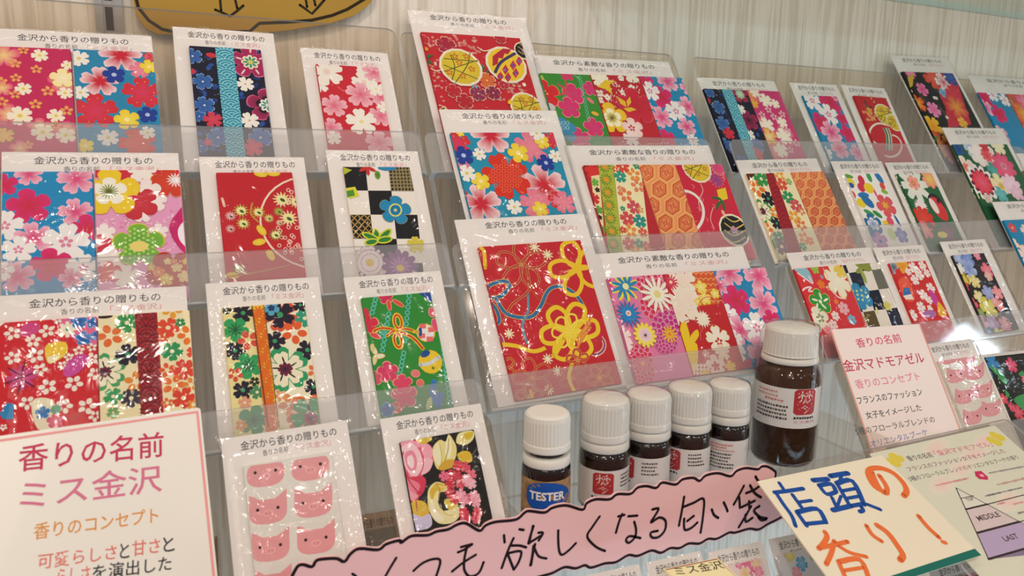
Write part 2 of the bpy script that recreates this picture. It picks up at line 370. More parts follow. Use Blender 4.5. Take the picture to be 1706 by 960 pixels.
for i in range(1, 9):
    c = slot.copy(); S.collection.objects.link(c); c.parent = st; c.location = (0, 0, .875 - .018 * i if i > 1 else .893)

# glass shelf high on the wall: its back edge meets the wall
gz = WALLF.at(1560, 10)[1] + CAMZ
v, f = box_data(.30, 1.5, YW - .24, YW - .001, gz - .001, gz + .005)
o = mesh_obj('glass_wall_shelf', v, f, [M_GLASS, M_GLASSEDGE], fm=[0, 0, 1, 1, 1, 1]); tag(o, 'greenish glass shelf above the cards at the top right', 'shelf')

# ---------------------------------------------------------------- acrylic racks
TIER_N = [N0, .9775 * N0, .955 * N0, .93 * N0]
LIPV = [.2635, .1775, .0885, .003]; LEDV = [.234, .150, .0700, -.026]; BACKTOP = [None, .2310, .1470, .0670]
def rack(x0, x1, top, tiers, label, rc=.006):
    o0 = plane_pt(TIER_N[0]) + WX * ((x0 + x1) / 2) + WU * LEDV[tiers[-1]]
    fr = Frame(o0, WX, WU); e = empty('hanging_acrylic_rack', fr, label, 'display rack', 'clear stepped acrylic racks')
    hw = (x1 - x0) / 2; vb = LEDV[tiers[-1]]
    for k in tiers:
        dz = TIER_N[0] - TIER_N[k]; t = LEDV[k] - vb
        bt = (top if k == 0 else BACKTOP[k] + .0005) - vb
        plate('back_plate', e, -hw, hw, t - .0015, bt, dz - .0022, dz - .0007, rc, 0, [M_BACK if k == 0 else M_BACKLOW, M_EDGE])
        if k != 9: plate('ledge', e, -hw, hw, t - .0015, t, dz - .0007, dz + .0050, 0, 0, [M_EDGE, M_EDGE])
        plate('front_lip', e, -hw, hw, t - .0015, LIPV[k] - vb, dz + .0050, dz + .0066, rc, 0, [M_LIP, M_EDGE])
    return e
rack(-.16, .1500, .354, [0, 1, 2, 3], 'clear acrylic stepped rack on the left holding the narrow card columns')
rack(.1531, .3910, .352, [0, 1, 2], 'clear acrylic stepped rack in the middle above the brown bottles')
rack(.4122, .80, .3515, [0, 1, 2, 3], 'clear acrylic stepped rack on the right with round top corner')

# bottle tray under the middle rack
ZT = CAMZ - .1965
tr_ = empty('hanging_acrylic_tray', Matrix.Translation((.272, .32, ZT)), 'clear acrylic tray the row of brown bottles stands in', 'tray')
def tbox(name, *a):
    v, f = box_data(*a); return mesh_obj(name, v, f, [M_ACRYL, M_EDGE], tr_)
tbox('tray_base', -.119, .1385, -.0250, .0400, -.002, 0)
plt = tbox('front_lip', -.119, .1385, -.0265, -.0250, -.002, .0185)
tbox('side_lip', -.1205, -.119, -.0265, .0400, -.002, .012); tbox('side_lip', .1385, .1400, -.0265, .0400, -.002, .0185)
tbox('back_lip', -.119, .1385, .0400, .0415, -.002, .045)

# ---------------------------------------------------------------- cards
HEAD = '金沢から香りの贈りもの'; HEADW = '金沢から素敵な香りの贈りもの'
INK = '3a3644'; INKP = 'd98a92'
FILM = {}
def bag(parent, w_, h_, m, seed, z=.0040, amp=.00045):
    """loose cellophane: a rippled sheet that wraps down round its edges"""
    rnd = random.Random(seed); nx, ny = 16, 22; V = []; Fc = []
    ph = [rnd.uniform(0, 6.3) for _ in range(8)]; k1, k2 = rnd.uniform(90, 160), rnd.uniform(60, 120)
    for j in range(ny + 1):
        for i in range(nx + 1):
            u = i / nx; t = j / ny; x = -w_ / 2 - m + (w_ + 2 * m) * u; y = -.0005 + (h_ + m + .0005) * t
            ed = min(u, 1 - u, ) * nx; edy = min(t, 1 - t) * ny
            zz = z + amp * (math.sin(k1 * x + k2 * y + ph[0]) * .5 + math.sin(-k2 * x * 1.7 + k1 * y * .6 + ph[1]) * .5 + math.sin(230 * y + 90 * x + ph[2]) * .18)
            if ed < 2: zz += amp * .9 * math.sin(420 * y + ph[3] + i) + rnd.uniform(-1, 1) * amp * .5
            if ed < 1: zz = .0003 + abs(rnd.uniform(0, 1)) * .0006; x += rnd.uniform(-1, 1) * m * .10
            if edy < 1: zz = min(zz, .0012)
            zz = min(zz, .0047)
            V.append((x, y, zz))
    for j in range(ny):
        for i in range(nx):
            a = j * (nx + 1) + i; Fc.append((a, a + 1, a + nx + 2, a + nx + 1))
    return mesh_obj('cellophane_bag', V, Fc, M_CELLO, parent, smooth=True)
NCARD = [0]
def card(row, tl, trp, sachets, label, group=None, wide=False, name2='「ミス金沢」', mg=.0016, led=None, head=None, w0=0.0, ln=None, sub=True, hf=None):
    NCARD[0] += 1; n = TIER_N[row] - w0
    base = row_frame(n); A = base.at(*tl); B = base.at(*trp); rot = math.atan2(B[1] - A[1], B[0] - A[0])
    wid = math.hypot(B[0] - A[0], B[1] - A[1]); vb = (LEDV[row] if led is None else led) + .0012 + abs(math.sin(rot)) * (wid / 2 + mg)
    ex = WX * math.cos(rot) + WU * math.sin(rot); ey = WU * math.cos(rot) - WX * math.sin(rot)
    mid = base.world((A[0] + B[0]) / 2, (A[1] + B[1]) / 2); hgt = ((A[1] + B[1]) / 2 - vb) / math.cos(rot)
    if ln: hgt = ln
    fr = Frame(mid - ey * hgt, ex, ey)
    e = empty('sachet_card', fr, label, 'scent card', group or 'scent sachet cards in the acrylic racks')
    v, f = plate_data(-wid / 2, wid / 2, 0, hgt, 0, .0005, .0004, .0004)
    mesh_obj('card_paper', v, f, M_PAPER, e)
    # printed heading
    p = Print(fr, None, .00052); u = n / .4
    ht = HEADW if wide else HEAD; h1 = .0048 * u; y1 = hgt - .0052 * u; y2 = hgt - .0105 * u
    if wide: y1 -= .0006; y2 -= .0012
    a0, a1 = hf or ((.14, .90) if wid < .07 else (.17, .85)); X = lambda q: -wid / 2 + wid * q
    p.TL(ht, X(a0), X(a1), y1, h1, INK, .006)
    if sub: p.TL('香りの名前', X(a0 + .16), X(a0 + .36), y2, h1 * .66, '5a5560'); p.TL(name2, X(a0 + .42), X(a0 + .70), y2, h1 * .7, INKP)
    p.build('lettering', M_PRINT, e)
    zb = .00055
    for q, (stl, str_, yb, colr, fn) in enumerate(sachets):
        a = fr.at(*stl); b = fr.at(*str_); x0, x1 = a[0], b[0]; yt = (a[1] + b[1]) / 2
        y0 = .0015 if yb is None else fr.at(*yb)[1]
        y0 = max(y0, .0012); th = .0021 + .00025 * (q % 2)
        v, f = plate_data(x0, x1, y0, yt, zb, zb + th, .0008, .0008, .0007)
        cc = hx(colr); o = mesh_obj('fabric_sachet', v, f, M_FABRIC, e, cols=[cc] * len(v))
        p = Print(fr, (x0 + .0002, x1 - .0002, y0 + .0002, yt - .0002), zb + th + 2e-5, colr); fn(p)
        p.build('fabric_print', M_FABRIC, o)
    bag(e, wid, hgt, mg, NCARD[0] * 7 + 3)
    return e
RED, DRED, WHT, CRM, PNK, HPK, LPK = 'c8202c', '9c1a26', 'f2eae4', 'efe3bd', 'e87fa6', 'd6246a', 'f4b9c8'
BLU, NAVY, DNV, YEL, GRN, DGR, ORG, BLK, SKY = '1c86b4', '1c3c8c', '121634', 'f0cd2c', '2c9a50', '1c6a3a', 'e2602c', '141014', '58b4d2'
def sub(p, xl, xr, y):
    """limit the print to a strip"""
    p.keep = p.clip; a = p.q(xl, y)[0]; b = p.q(xr, y)[0]; p.clip = (max(a, p.clip[0]), min(b, p.clip[1]), p.clip[2], p.clip[3]); return p
def full(p): p.clip = p.keep
def scatter(p, rnd, n, x0, x1, y0, y1, fn):
    for _ in range(n): fn(rnd.uniform(x0, x1), rnd.uniform(y0, y1), rnd)

# --- A1 left: magenta with gold blossoms
def f_magenta(p, ox=0, oy=0, s=3.693, m=lambda x, y: (x, y)):
    p.crop(ox, oy, s); F = lambda x, y, *a, **k: p.F(*m(x, y), *a, **k)
    for x, y, r in ((30, 360, 90), (400, 520, 90), (20, 560, 60), (60, 720, 80), (250, 800, 70), (420, 830, 80), (130, 930, 60)): F(x, y, r, 'e2467c', 'f6d890', 'p')
    for x, y, r in ((250, 360, 48), (150, 565, 48), (405, 590, 45), (420, 420, 36), (350, 730, 52), (130, 730, 72), (270, 830, 66), (410, 850, 58)): F(x, y, r, 'f6eee0', 'fdf2c0', 's', rot=20, cc='e8d060')
    for x, y, r in ((100, 410, 34), (230, 445, 32), (105, 498, 32), (15, 520, 34), (300, 580, 36), (100, 600, 32), (20, 645, 36), (225, 660, 36), (415, 700, 36), (350, 790, 34), (180, 910, 30), (150, 330, 30)): F(x, y, r, 'f0a860', None, 'd')
    F(35, 850, 56, 'f0b440', 'f6d070', 's', oc='a05020', rot=10); F(390, 500, 70, 'fbe9a0', 'fff3d0', 'p')
# --- bright blue with red and pink blossoms
def f_bluered(p, pts_s, k=1.0):
    for x, y, r in pts_s['halo']: p.F(x, y, r, 'f6d6dc', 'cc2038', 's', mid=.28)
    for x, y, r in pts_s['red']: p.F(x, y, r, 'd42a34', 'd83a60', 's'); [p.E(x + math.cos(a) * r * .6, y + math.sin(a) * r * .6, 4 * k, 4 * k, 0, 'f0a060', n=6) for a in [j * .7 for j in range(9)]]
    for x, y, r in pts_s['pink']: p.F(x, y, r, 'e67a92', 'ee8ea0', 's'); [p.E(x + math.cos(a) * r * .5, y + math.sin(a) * r * .5, 3.5 * k, 3.5 * k, 0, 'f4c0c8', n=6) for a in [j * .8 for j in range(8)]]
    for x, y, r in pts_s['shib']:
        p.F(x, y, r, 'd8301c', 'd8301c', 's', rot=15)
        for i in range(-4, 5):
            for j in range(-4, 5):
                dx, dy = (i + (j % 2) * .5) * r * .22, j * r * .2
                if dx * dx + dy * dy < (r * .66) ** 2: p.C(x + dx, y + dy, r * .075, r * .025, 'ee7050')
    for x, y, r in pts_s['navy']: p.F(x, y, r, '1c3c98', None, 'p', rot=8, cc='b8c8ee', cr=.22)
    for x, y, r in pts_s['yel']: p.F(x, y, r, 'f0d22a', 'f6e060', 'p', rot=12, cc='f8f0b0')
    for x, y, r in pts_s['wht']: p.F(x, y, r, 'f2eee6', 'f6f2ea', 's', rot=18, cc='e0d070')
def f_A1b(p):
    p.crop(0, 0, 3.693)
    f_bluered(p, dict(halo=[(745, 360, 120), (620, 520, 110)], red=[(880, 590, 115), (590, 700, 130), (920, 370, 36)], pink=[(860, 450, 60)], shib=[(850, 900, 110)], navy=[(705, 480, 62), (910, 725, 58)], yel=[(785, 755, 72), (920, 430, 50), (530, 915, 50)], wht=[(490, 380, 60), (670, 865, 62), (910, 835, 46), (500, 590, 50)]))
def f_A2(p):
    p.crop(200, 0, 3.554); rnd = random.Random(4)
    for _ in range(90): p.E(rnd.uniform(400, 900), rnd.uniform(290, 930), rnd.uniform(14, 26), rnd.uniform(9, 15), rnd.uniform(0, 180), rnd.choice(['1c3e8a', '18306e', '244f9e']))
    for x, y, r in ((430, 350, 52), (490, 500, 54), (500, 640, 56), (470, 705, 36), (580, 830, 60), (830, 830, 62), (480, 880, 40)): p.F(x, y, r, '3468b4', '2a559c', 's', rot=15, oc='9cb8dc', ow=.07, cc='cfd8e8', cr=.12)
    p.F(770, 385, 105, 'a8205c', 'a8205c', 'p', oc='e88aa8', ow=.05); p.F(770, 385, 48, 'f0ead0', 'e4d24a', 'm', n=8); p.F(770, 385, 40, '2c9484', None, 'd', n=8); p.E(770, 385, 14, 14, 0, 'd8d060')
    for a in range(5): p.L([(770 + 58 * math.sin(a * 1.257), 385 - 58 * math.cos(a * 1.257)), (770 + 84 * math.sin(a * 1.257), 385 - 84 * math.cos(a * 1.257))], 10, 'f4d0d0', False)
    p.F(870, 640, 105, 'a8285c', '180c20', 'p', oc='d86a8a', ow=.06); p.F(870, 640, 60, '140c1c', None, 'p'); p.F(872, 640, 46, 'f2eee6', None, 'm', n=8); p.F(872, 640, 36, '2c9484', None, 'd', n=8)
    for x, y, r in ((740, 515, 50), (765, 730, 56)): p.F(x, y, r, 'f2eee6', 'f6f2ea', 's', rot=20, cc='d8b888', cr=.14)
    for x, y, r in ((550, 725, 54), (785, 890, 60), (520, 860, 26)): p.F(x, y, r, 'cc3450', 'd84a60', 's', rot=10)
    p.E(540, 345, 28, 16, 10, 'd03040'); p.E(430, 440, 14, 18, 0, 'd03040')
    sub(p, 562, 668, 300); seig(p, 0, 0, 290, 930, (562, 668), (636, 742), 29, ('2e8ea8', '8ed4e2'), 1); full(p)
def f_A3(p):
    p.crop(200, 0, 3.554)
    for x, y, r in ((1220, 440, 95), (1480, 430, 80), (1440, 500, 70), (1180, 520, 50)): p.F(x, y, r, 'f2ece2', 'f6f0e4', 's', rot=12, cc='f0d8c8')
    for x, y, r in ((1420, 575, 85), (1500, 440, 70), (1540, 590, 60), (1265, 640, 75), (1540, 700, 70), (1245, 770, 66), (1530, 860, 80), (1500, 405, 40)): p.F(x, y, r, 'f4bcc8', 'e0607e', 's', rot=-8)
    for x, y, r in ((1425, 735, 88), (1510, 540, 50), (1560, 650, 40), (1260, 830, 46)): p.F(x, y, r, 'f4eee4', 'f8f2e6', 's', rot=5, cc='f2dca0', cr=.14)
def temari(p, x, y, r, kind):
    p.E(x, y, r * 1.13, r * 1.13, 0, 'efe4cc'); 
    if kind == 0:
        p.E(x, y, r, r, 0, 'd8bc30', 'e4cc3c')
        for a, b in ((-.5, .1), (.35, .5), (-.1, -.4)): p.L([(x + r * math.cos(t) * .95, y + r * (a + b * math.cos(t)) * .8) for t in (3.0, 2.3, 1.6, .9, .2)], r * .05, '4a5a20')
        p.L([(x - r * .6, y - r * .7), (x - r * .35, y), (x - r * .5, y + r * .7)], r * .05, '4a5a20'); p.L([(x + r * .5, y - r * .8), (x + r * .35, y - r * .1), (x - r * .3, y + r * .85)], r * .05, '4a5a20')
        for dx, dy in ((-.1, -.25), (.1, .5), (.6, .1), (-.65, .3), (.3, -.6), (-.35, -.6)): p.F(x + dx * r, y + dy * r, r * .2, 'c87828', None, 'd')
    elif kind == 1:
        p.E(x, y, r, r, 0, 'ecc82e')
        p.P([(x - r * .8, y - r * .5), (x - r * .2, y - r * .95), (x + r * .3, y - r * .9), (x + .1 * r, y - .6 * r), (x - .1 * r, y - .65 * r), (x - .2 * r, y - .35 * r), (x - .45 * r, y - .4 * r), (x - .5 * r, y - .05 * r), (x - .8 * r, y + .1 * r)], 'b8203c')
        p.L([(x - r * .65, y + r * .45), (x - .3 * r, y - .15 * r), (x + .5 * r, y - .65 * r)], r * .16, '3c3460')
        for dx, dy in ((-.05, .3), (.4, .05), (.1, .75), (.55, .5), (-.35, .7), (.75, -.2)): p.P([(x + dx * r, y + (dy - .32) * r), (x + (dx + .2) * r, y + dy * r), (x + dx * r, y + (dy + .3) * r), (x + (dx - .2) * r, y + dy * r)], 'c4283c'); p.E(x + dx * r, y + dy * r, r * .09, r * .12, 0, '80489a')
    else:
        p.E(x, y, r, r, 0, '1c1a20')
        for a in range(4): p.L([(x - r * .7, y - r + a * r * .5), (x, y - r * .6 + a * r * .5), (x + r * .8, y - r + a * r * .5)], r * .08, 'd8c060')
        p.F(x, y, r * .3, 'c090a8')
def hatch(p, cx, cy, w_, h_, n, rnd, c='f0d8c0'):
    for _ in range(n):
        x, y = cx + rnd.uniform(-w_, w_), cy + rnd.uniform(-h_, h_); p.L([(x, y), (x + 9, y + 12)], 4, c, False); p.L([(x + 10, y - 3), (x + 19, y + 9)], 4, c, False)
def f_A4(p):
    p.crop(660, 0, 4.8); rnd = random.Random(8)
    for cx, cy, w_, h_, n in ((290, 345, 70, 40, 12), (520, 340, 110, 50, 22), (620, 450, 50, 60, 12), (300, 640, 50, 150, 26), (800, 720, 160, 100, 34), (320, 840, 60, 60, 10), (940, 720, 60, 50, 10)): hatch(p, cx, cy, w_, h_, n, rnd)
    for x, y, r, c in ((390, 385, 75, 'a8203c'), (820, 330, 46, 'b82434'), (215, 340, 40, 'c02434'), (450, 750, 60, 'bc2030'), (540, 830, 66, 'b41e30')): p.F(x, y, r, c, c, 's', oc='f0cdb8', ow=.08)
    p.L([(270, 570), (310, 590), (350, 580)], 9, 'f0dcc0'); p.L([(640, 400), (690, 430), (745, 420)], 8, 'f0dcc0')
    for x, y, r, c in ((715, 665, 66, 'd86a2c'), (645, 770, 64, '8c2c50'), (765, 765, 60, '8a2448'), (850, 700, 40, 'b82838')): p.F(x, y, r, c, None, 's', oc='f4d8c0', ow=.08, cc='f4d8c0', cr=.1)
    for pts in ([(215, 480), (250, 460), (290, 465), (250, 490)], [(215, 500), (255, 500), (285, 535), (240, 535)], [(670, 530), (700, 560), (680, 600)], [(700, 600), (730, 570), (725, 610)]): p.P(pts, '2c6a34')
    p.E(230, 415, 16, 16, 0, 'e0a030'); p.D([(600, 700), (625, 700), (600, 720), (630, 722)], 9, '6aa8b8')
    temari(p, 508, 560, 142, 0); temari(p, 868, 540, 136, 1); temari(p, 1010, 430, 66, 2); temari(p, 1030, 880, 110, 0); temari(p, 340, 930, 66, 1); p.E(1010, 700, 14, 16, 0, 'f0e8d0')
    p.P([(880, 830), (900, 815), (915, 835), (905, 860), (880, 850)], 'ecc030')
def f_A5a(p):
    p.crop(870, 70, 5.052)
    p.P([(130, 300), (160, 300), (215, 420), (190, 420)], 'a8c048')
    p.F(180, 450, 120, 'd8242c', 'cc2030', 'p', oc='e8a060', ow=.05); p.D([(180, 430), (200, 455), (165, 460)], 9, 'f0b040'); p.F(360, 290, 60, 'd63a6a', None, 'p')
    for x, y, r in ((420, 455, 86), (385, 570, 88), (560, 410, 60), (590, 735, 80), (470, 830, 90)): p.F(x, y, r, 'd8306c', 'd03c78', 'p', oc='f08aa0', ow=.08)
    for pts in ([(285, 375), (340, 405), (350, 440)], [(300, 465), (370, 440), (380, 460)], [(350, 350), (365, 400), (380, 410)]): p.L(pts, 20, 'd04a5c', taper=True)
    for i in range(12): p.C(470 + i * 7, 320 + i * 32, 12, 5, '6ac0a8')
    p.E(220, 570, 45, 40, 0, 'c8c4cc'); p.F(340, 760, 110, '3c8cb4', None, 'p')
    for i in range(6): p.C(300 + (i % 3) * 34, 700 + (i // 3) * 40, 14, 6, '8cc4dc')
    p.E(560, 510, 16, 34, -40, 'e08080'); p.E(600, 620, 30, 16, 20, 'ecb03c')
def f_A5b(p):
    p.crop(870, 70, 5.052); rnd = random.Random(5)
    for _ in range(120): x, y = rnd.uniform(590, 980), rnd.uniform(300, 560); p.L([(x, y), (x + rnd.uniform(-12, 12), y + 10)], 7, 'f2dcd0', False)
    for x, y, r in ((815, 325, 26), (905, 405, 28), (830, 445, 26), (700, 485, 26)): p.F(x, y, r, 'f4ece0', None, 'p', cc='c83040')
    p.F(635, 330, 78, 'f4ecd0', 'f8f4e0', 's'); p.F(900, 300, 70, 'f4ead8'); p.P([(620, 400), (680, 340), (770, 350), (720, 380), (745, 470), (690, 420)], 'ecc430')
    for i in range(4):
        for j in range(3): p.F(600 + j * 25 + (i % 2) * 10, 440 + i * 28, 14, 'f4ecdc', None, 'p', cc='c83040')
    p.F(940, 560, 150, 'cc2840', 'c42038', 'p', oc='d85a60', ow=.04)
    for pts in ([(780, 480), (850, 520), (860, 570), (810, 540)], [(860, 520), (890, 480), (900, 530), (870, 570)], [(830, 580), (900, 570), (945, 590), (880, 610)]): p.P(pts, 'e8c034')
    p.F(740, 660, 130, 'eec02c', 'f0c838', 'p', oc='d8902c', ow=.03); p.F(740, 660, 82, 'f6f0c8', 'f8f4d8', 'p'); p.F(738, 658, 50, 'e4d88c', '9a8c34', 'm', n=10)
    for a in range(9): p.L([(740, 660), (740 + 30 * math.cos(a * .7), 660 + 30 * math.sin(a * .7))], 4, '5a5420', False)
    p.F(915, 745, 88, 'f2ccc8', 'f6e4dc', 'p'); p.F(905, 745, 30, 'cc3048', None, 'd'); p.F(900, 830, 70, 'f2dcd8', None, 's'); p.F(620, 620, 60, 'e8b030', None, 'p'); p.F(680, 850, 60, 'f0dc70', None, 'p')
def sakura_blue(p, L):
    for x, y, r, t in L:
        if t == 'p': p.F(x, y, r, 'f4bcd0', 'dc4c84', 's', rot=10, mid=.15)
        elif t == 'h': p.F(x, y, r, 'dc2c74', 'cc2844', 'p', rot=8)
        else: p.F(x, y, r, 'f4f0ee', 'f6eef0', 's', rot=-8); p.F(x, y, r * .3, 'e08aa8', None, 'd')
def f_A5c(p):
    p.crop(870, 70, 5.052); sakura_blue(p, [(1020, 360, 80, 'h'), (1210, 350, 90, 'p'), (1380, 400, 70, 'p'), (1160, 480, 95, 'h'), (1060, 430, 85, 'w'), (1020, 580, 80, 'p'), (1380, 560, 90, 'p'), (1160, 650, 95, 'p'), (1280, 600, 90, 'w'), (1050, 730, 80, 'h'), (1370, 730, 80, 'p'), (1200, 830, 80, 'h'), (1420, 840, 50, 'w')])
# --- right rack, top row
def navy_small(p, x0, y0, x1, y1, seed, k=1.0):
    rnd = random.Random(seed)
    for _ in range(40): p.E(rnd.uniform(x0, x1), rnd.uniform(y0, y1), rnd.uniform(14, 26) * k, rnd.uniform(9, 15) * k, rnd.uniform(0, 180), rnd.choice(['1c3e8a', '18306e', '244f9e']))
def f_R1a1(p):
    p.crop(1130, 70, 4.374); navy_small(p, 170, 360, 600, 900, 3)
    for x, y, r in ((215, 385, 34), (280, 490, 46), (310, 610, 50), (330, 760, 44), (560, 770, 50)): p.F(x, y, r, '3c6cb0', '2a4f8c', 's', oc='8ca8cc', ow=.07)
    for x, y, r in ((200, 440, 24), (355, 680, 44), (560, 830, 50)): p.F(x, y, r, 'cc3040', None, 's')
    p.F(435, 395, 62, 'a0204c', None, 'p'); p.F(435, 395, 34, '8cc0a0', 'e0e0c8', 'm', n=8); p.F(500, 585, 70, 'a82458', '2a1024', 'p')
    for x, y, r in ((440, 505, 36), (505, 690, 40)): p.F(x, y, r, 'f2eee6', None, 's', rot=20)
    sub(p, 300, 375, 360); seig(p, 0, 0, 350, 900, (300, 375), (430, 520), 27, ('2e8ea8', '8ed4e2'), 1); full(p)
def f_R1a2(p):
    p.crop(1130, 70, 4.374)
    for x, y, r, c in ((520, 400, 70, 'f0a050'), (560, 600, 70, 'eeb488'), (700, 800, 90, 'f0a890'), (760, 700, 80, 'f0c0c0')): p.F(x, y, r, 'd84a80', c, 'p')
    for x, y, r in ((620, 440, 50), (690, 465, 34), (630, 620, 56), (740, 600, 40), (755, 700, 60), (730, 800, 56), (540, 380, 40)): p.F(x, y, r, 'f6eadc', 'fbf0d8', 's', rot=10)
    for x, y, r in ((595, 545, 26), (640, 508, 26), (680, 560, 26), (740, 540, 26), (780, 660, 26), (845, 750, 28), (800, 800, 26)): p.F(x, y, r, 'f0b8c0', None, 'd')
    p.F(645, 705, 62, 'f0a838', 'f8e0b0', 's', oc='c87030', ow=.06); p.F(535, 465, 34, 'f0b040', None, 's')
def f_R1b(p):
    p.crop(1130, 70, 4.374); sakura_blue(p, [(960, 440, 70, 'w'), (1090, 450, 80, 'h'), (1080, 540, 75, 'w'), (1020, 600, 70, 'h'), (1180, 570, 44, 'h'), (1100, 670, 80, 'p'), (1220, 680, 60, 'h'), (1160, 790, 70, 'p'), (1290, 820, 60, 'p'), (1060, 820, 50, 'w'), (1130, 410, 36, 'p')])
def f_R1c(p):
    p.crop(1130, 70, 4.374); rnd = random.Random(2)
    for _ in range(24): p.F(rnd.uniform(1330, 1420), rnd.uniform(520, 580), 9, 'e8a060', None, 'p')
    temari(p, 1490, 545, 66, 0); temari(p, 1555, 600, 50, 0); p.C(1450, 680, 74, 12, 'f2e0d0', 60, 250)
    for i, c in enumerate(('8cb890', '3c6a50', 'e8dcc0', '5a8ca0', 'e0c890')): p.L([(1475 + i * 10, 640), (1498 + i * 9, 700), (1500 + i * 10, 800)], 8, c)
    p.C(1530, 770, 80, 11, 'f2e4d8', -120, 80); p.L([(1340, 440), (1360, 480), (1390, 490)], 10, '24402c'); p.F(1375, 510, 22, 'd8a040', None, 'p'); p.D([(1390, 425), (1410, 450)], 7, 'e0b050')
def f_R1d(p):
    p.crop(1460, 70, 3.4286)
    p.P([(340, 180), (430, 180), (530, 480), (400, 500), (380, 380), (350, 320)], 'c8283c')
    for x, y, r, c, ci in ((180, 185, 34, 'e06090', 'f0a0c0'), (310, 215, 60, 'd84030', 'e86050'), (370, 240, 50, 'f0ece8', 'd04060'), (410, 210, 46, '28408c', '3860b0'), (250, 280, 36, 'f080b0', 'c83080'), (225, 360, 48, 'e04828', 'f0b030'), (315, 395, 42, 'f090c0', 'e06098'), (370, 300, 26, '88b8d8', '4890c0'), (430, 310, 50, 'd02840', 'd83850'), (445, 380, 70, 'd02c44', 'f0a040'), (310, 490, 56, 'f0c030', 'e89020'), (480, 470, 30, 'f0c040', 'f0a030'), (250, 550, 40, 'f0c838', 'f0e080'), (340, 590, 70, 'd84038', 'b0a060'), (350, 630, 44, 'e07050', 'e0b060'), (330, 685, 40, 'f0a0b0', 'e06070'), (395, 550, 44, 'f0d070', 'c83030'), (440, 600, 50, 'e0506c', 'f0a040'), (420, 660, 46, 'f0b0c0', 'd84060'), (280, 640, 34, 'f0c838', 'e8a030'), (520, 540, 40, 'e04c60', 'f0b060'), (480, 700, 40, 'f0c040', 'e05040')): p.F(x, y, r, c, ci, 's', rot=x)
    p.P([(165, 210), (200, 190), (195, 260), (180, 270)], 'd0a838'); p.P([(300, 560), (340, 540), (330, 590)], '6a8440')
    p.D([(185, 290), (330, 330), (318, 328), (260, 440), (390, 440)], 9, 'e8e0d8')
def f_R1e1(p):
    p.crop(1460, 70, 3.4286); sakura_blue(p, [(600, 330, 50, 'h'), (610, 385, 46, 'p'), (690, 420, 46, 'h'), (650, 310, 36, 'w'), (620, 490, 50, 'p'), (720, 340, 34, 'w'), (700, 540, 50, 'p'), (650, 590, 44, 'h'), (720, 640, 50, 'w'), (670, 680, 44, 'p'), (590, 430, 30, 'w')])
def f_R1e2(p):
    p.crop(1460, 70, 3.4286)
    for x, y, r, c, ci in ((740, 350, 40, '7a7064', '90887a'), (770, 400, 60, 'e87838', 'f0a040'), (830, 420, 60, 'e85030', 'f0c040'), (760, 470, 60, 'c07060', 'd09080'), (800, 560, 80, 'e04c30', 'e86040'), (830, 350, 50, 'e86090', 'f0a0b0')): p.F(x, y, r, c, ci, 's')
    for x, y in ((790, 480), (820, 500), (780, 560), (830, 590), (810, 540), (770, 510)): p.F(x, y, 18, 'f0d8b8')
# --- second row
def f_B1a(p):
    p.crop(0, 240, 4); sakura_blue(p, [(200, 220, 90, 'p'), (30, 290, 90, 'h'), (515, 250, 120, 'p'), (200, 430, 135, 'h'), (510, 470, 110, 'p'), (590, 580, 110, 'h'), (40, 560, 120, 'w'), (230, 640, 125, 'p'), (130, 720, 110, 'w'), (445, 670, 150, 'w'), (350, 820, 130, 'h'), (120, 900, 120, 'p'), (560, 840, 110, 'w'), (480, 910, 80, 'p'), (20, 860, 80, 'w')])
def f_B1b(p):
    p.crop(0, 240, 4); rnd = random.Random(12)
    for _ in range(160): p.E(rnd.uniform(660, 1180), rnd.uniform(450, 800), 9, 9, 0, rnd.choice(['f2b8d4', 'f0c8dc', 'e890bc']), n=6)
    p.P([(640, 190), (1200, 190), (1190, 240), (1050, 280), (900, 270), (640, 240)], 'd02840')
    p.F(950, 200, 90, 'f4ece4', 'f8f0e8', 'p'); p.F(1130, 280, 110, 'd03820', 'd84830', 'p', oc='e88a40', ow=.05); p.F(1170, 260, 56, 'f4f0f0', None, 'star', n=14)
    for x, y, r in ((980, 330, 90), (1030, 400, 80), (950, 490, 60), (1060, 600, 60), (700, 610, 70)): p.F(x, y, r, 'f4e6e4', 'f8f0ec', 'p')
    p.F(920, 410, 130, 'c82838', 'd03848', 'p', rot=20); p.F(740, 340, 180, 'f0cc24', 'f0d234', 'p', oc='e8a83c', ow=.02); p.F(735, 335, 105, 'f6f2e4', 'f8f6ec', 'p'); p.F(730, 335, 62, '8aa040', '5c4a28', 'star', n=16)
    p.P([(1250, 430), (1180, 480), (1130, 580), (1190, 700), (1260, 730)], 'c8246c', True); p.P([(1260, 520), (1190, 580), (1200, 660), (1260, 700)], 'f0e8ee', True)
    p.F(680, 690, 80, 'c82c48', None, 'p'); p.F(740, 790, 100, 'f2e8e4', None, 'p'); p.F(730, 870, 80, 'dc5054', 'e06a60', 'p'); p.F(850, 900, 90, 'f4ece4', None, 's')
    p.F(930, 690, 155, '7cb838', '58a040', 'p', oc='d8c850', ow=.06)
    for i in range(-4, 5):
        for j in range(-4, 5):
            x, y = 930 + i * 30, 690 + j * 30 + (i % 2) * 15
            if (x - 930) ** 2 + (y - 690) ** 2 < 115 ** 2: p.E(x, y, 10, 10, 0, 'b4dc70', n=6)
    p.E(930, 700, 56, 40, 0, 'ecd878')
    p.F(1150, 870, 160, 'b82818', 'c43420', 'p', rot=30)
    for x, y, r in ((1060, 870, 40), (1180, 840, 36), (1230, 900, 44), (1110, 920, 46), (1120, 800, 26), (1240, 800, 26), (1160, 800, 24), (1010, 840, 24)): p.F(x, y, r, rnd.choice(['e88838', 'e8c840', 'f0d890']), None, 'p', cc='f0e0b0')
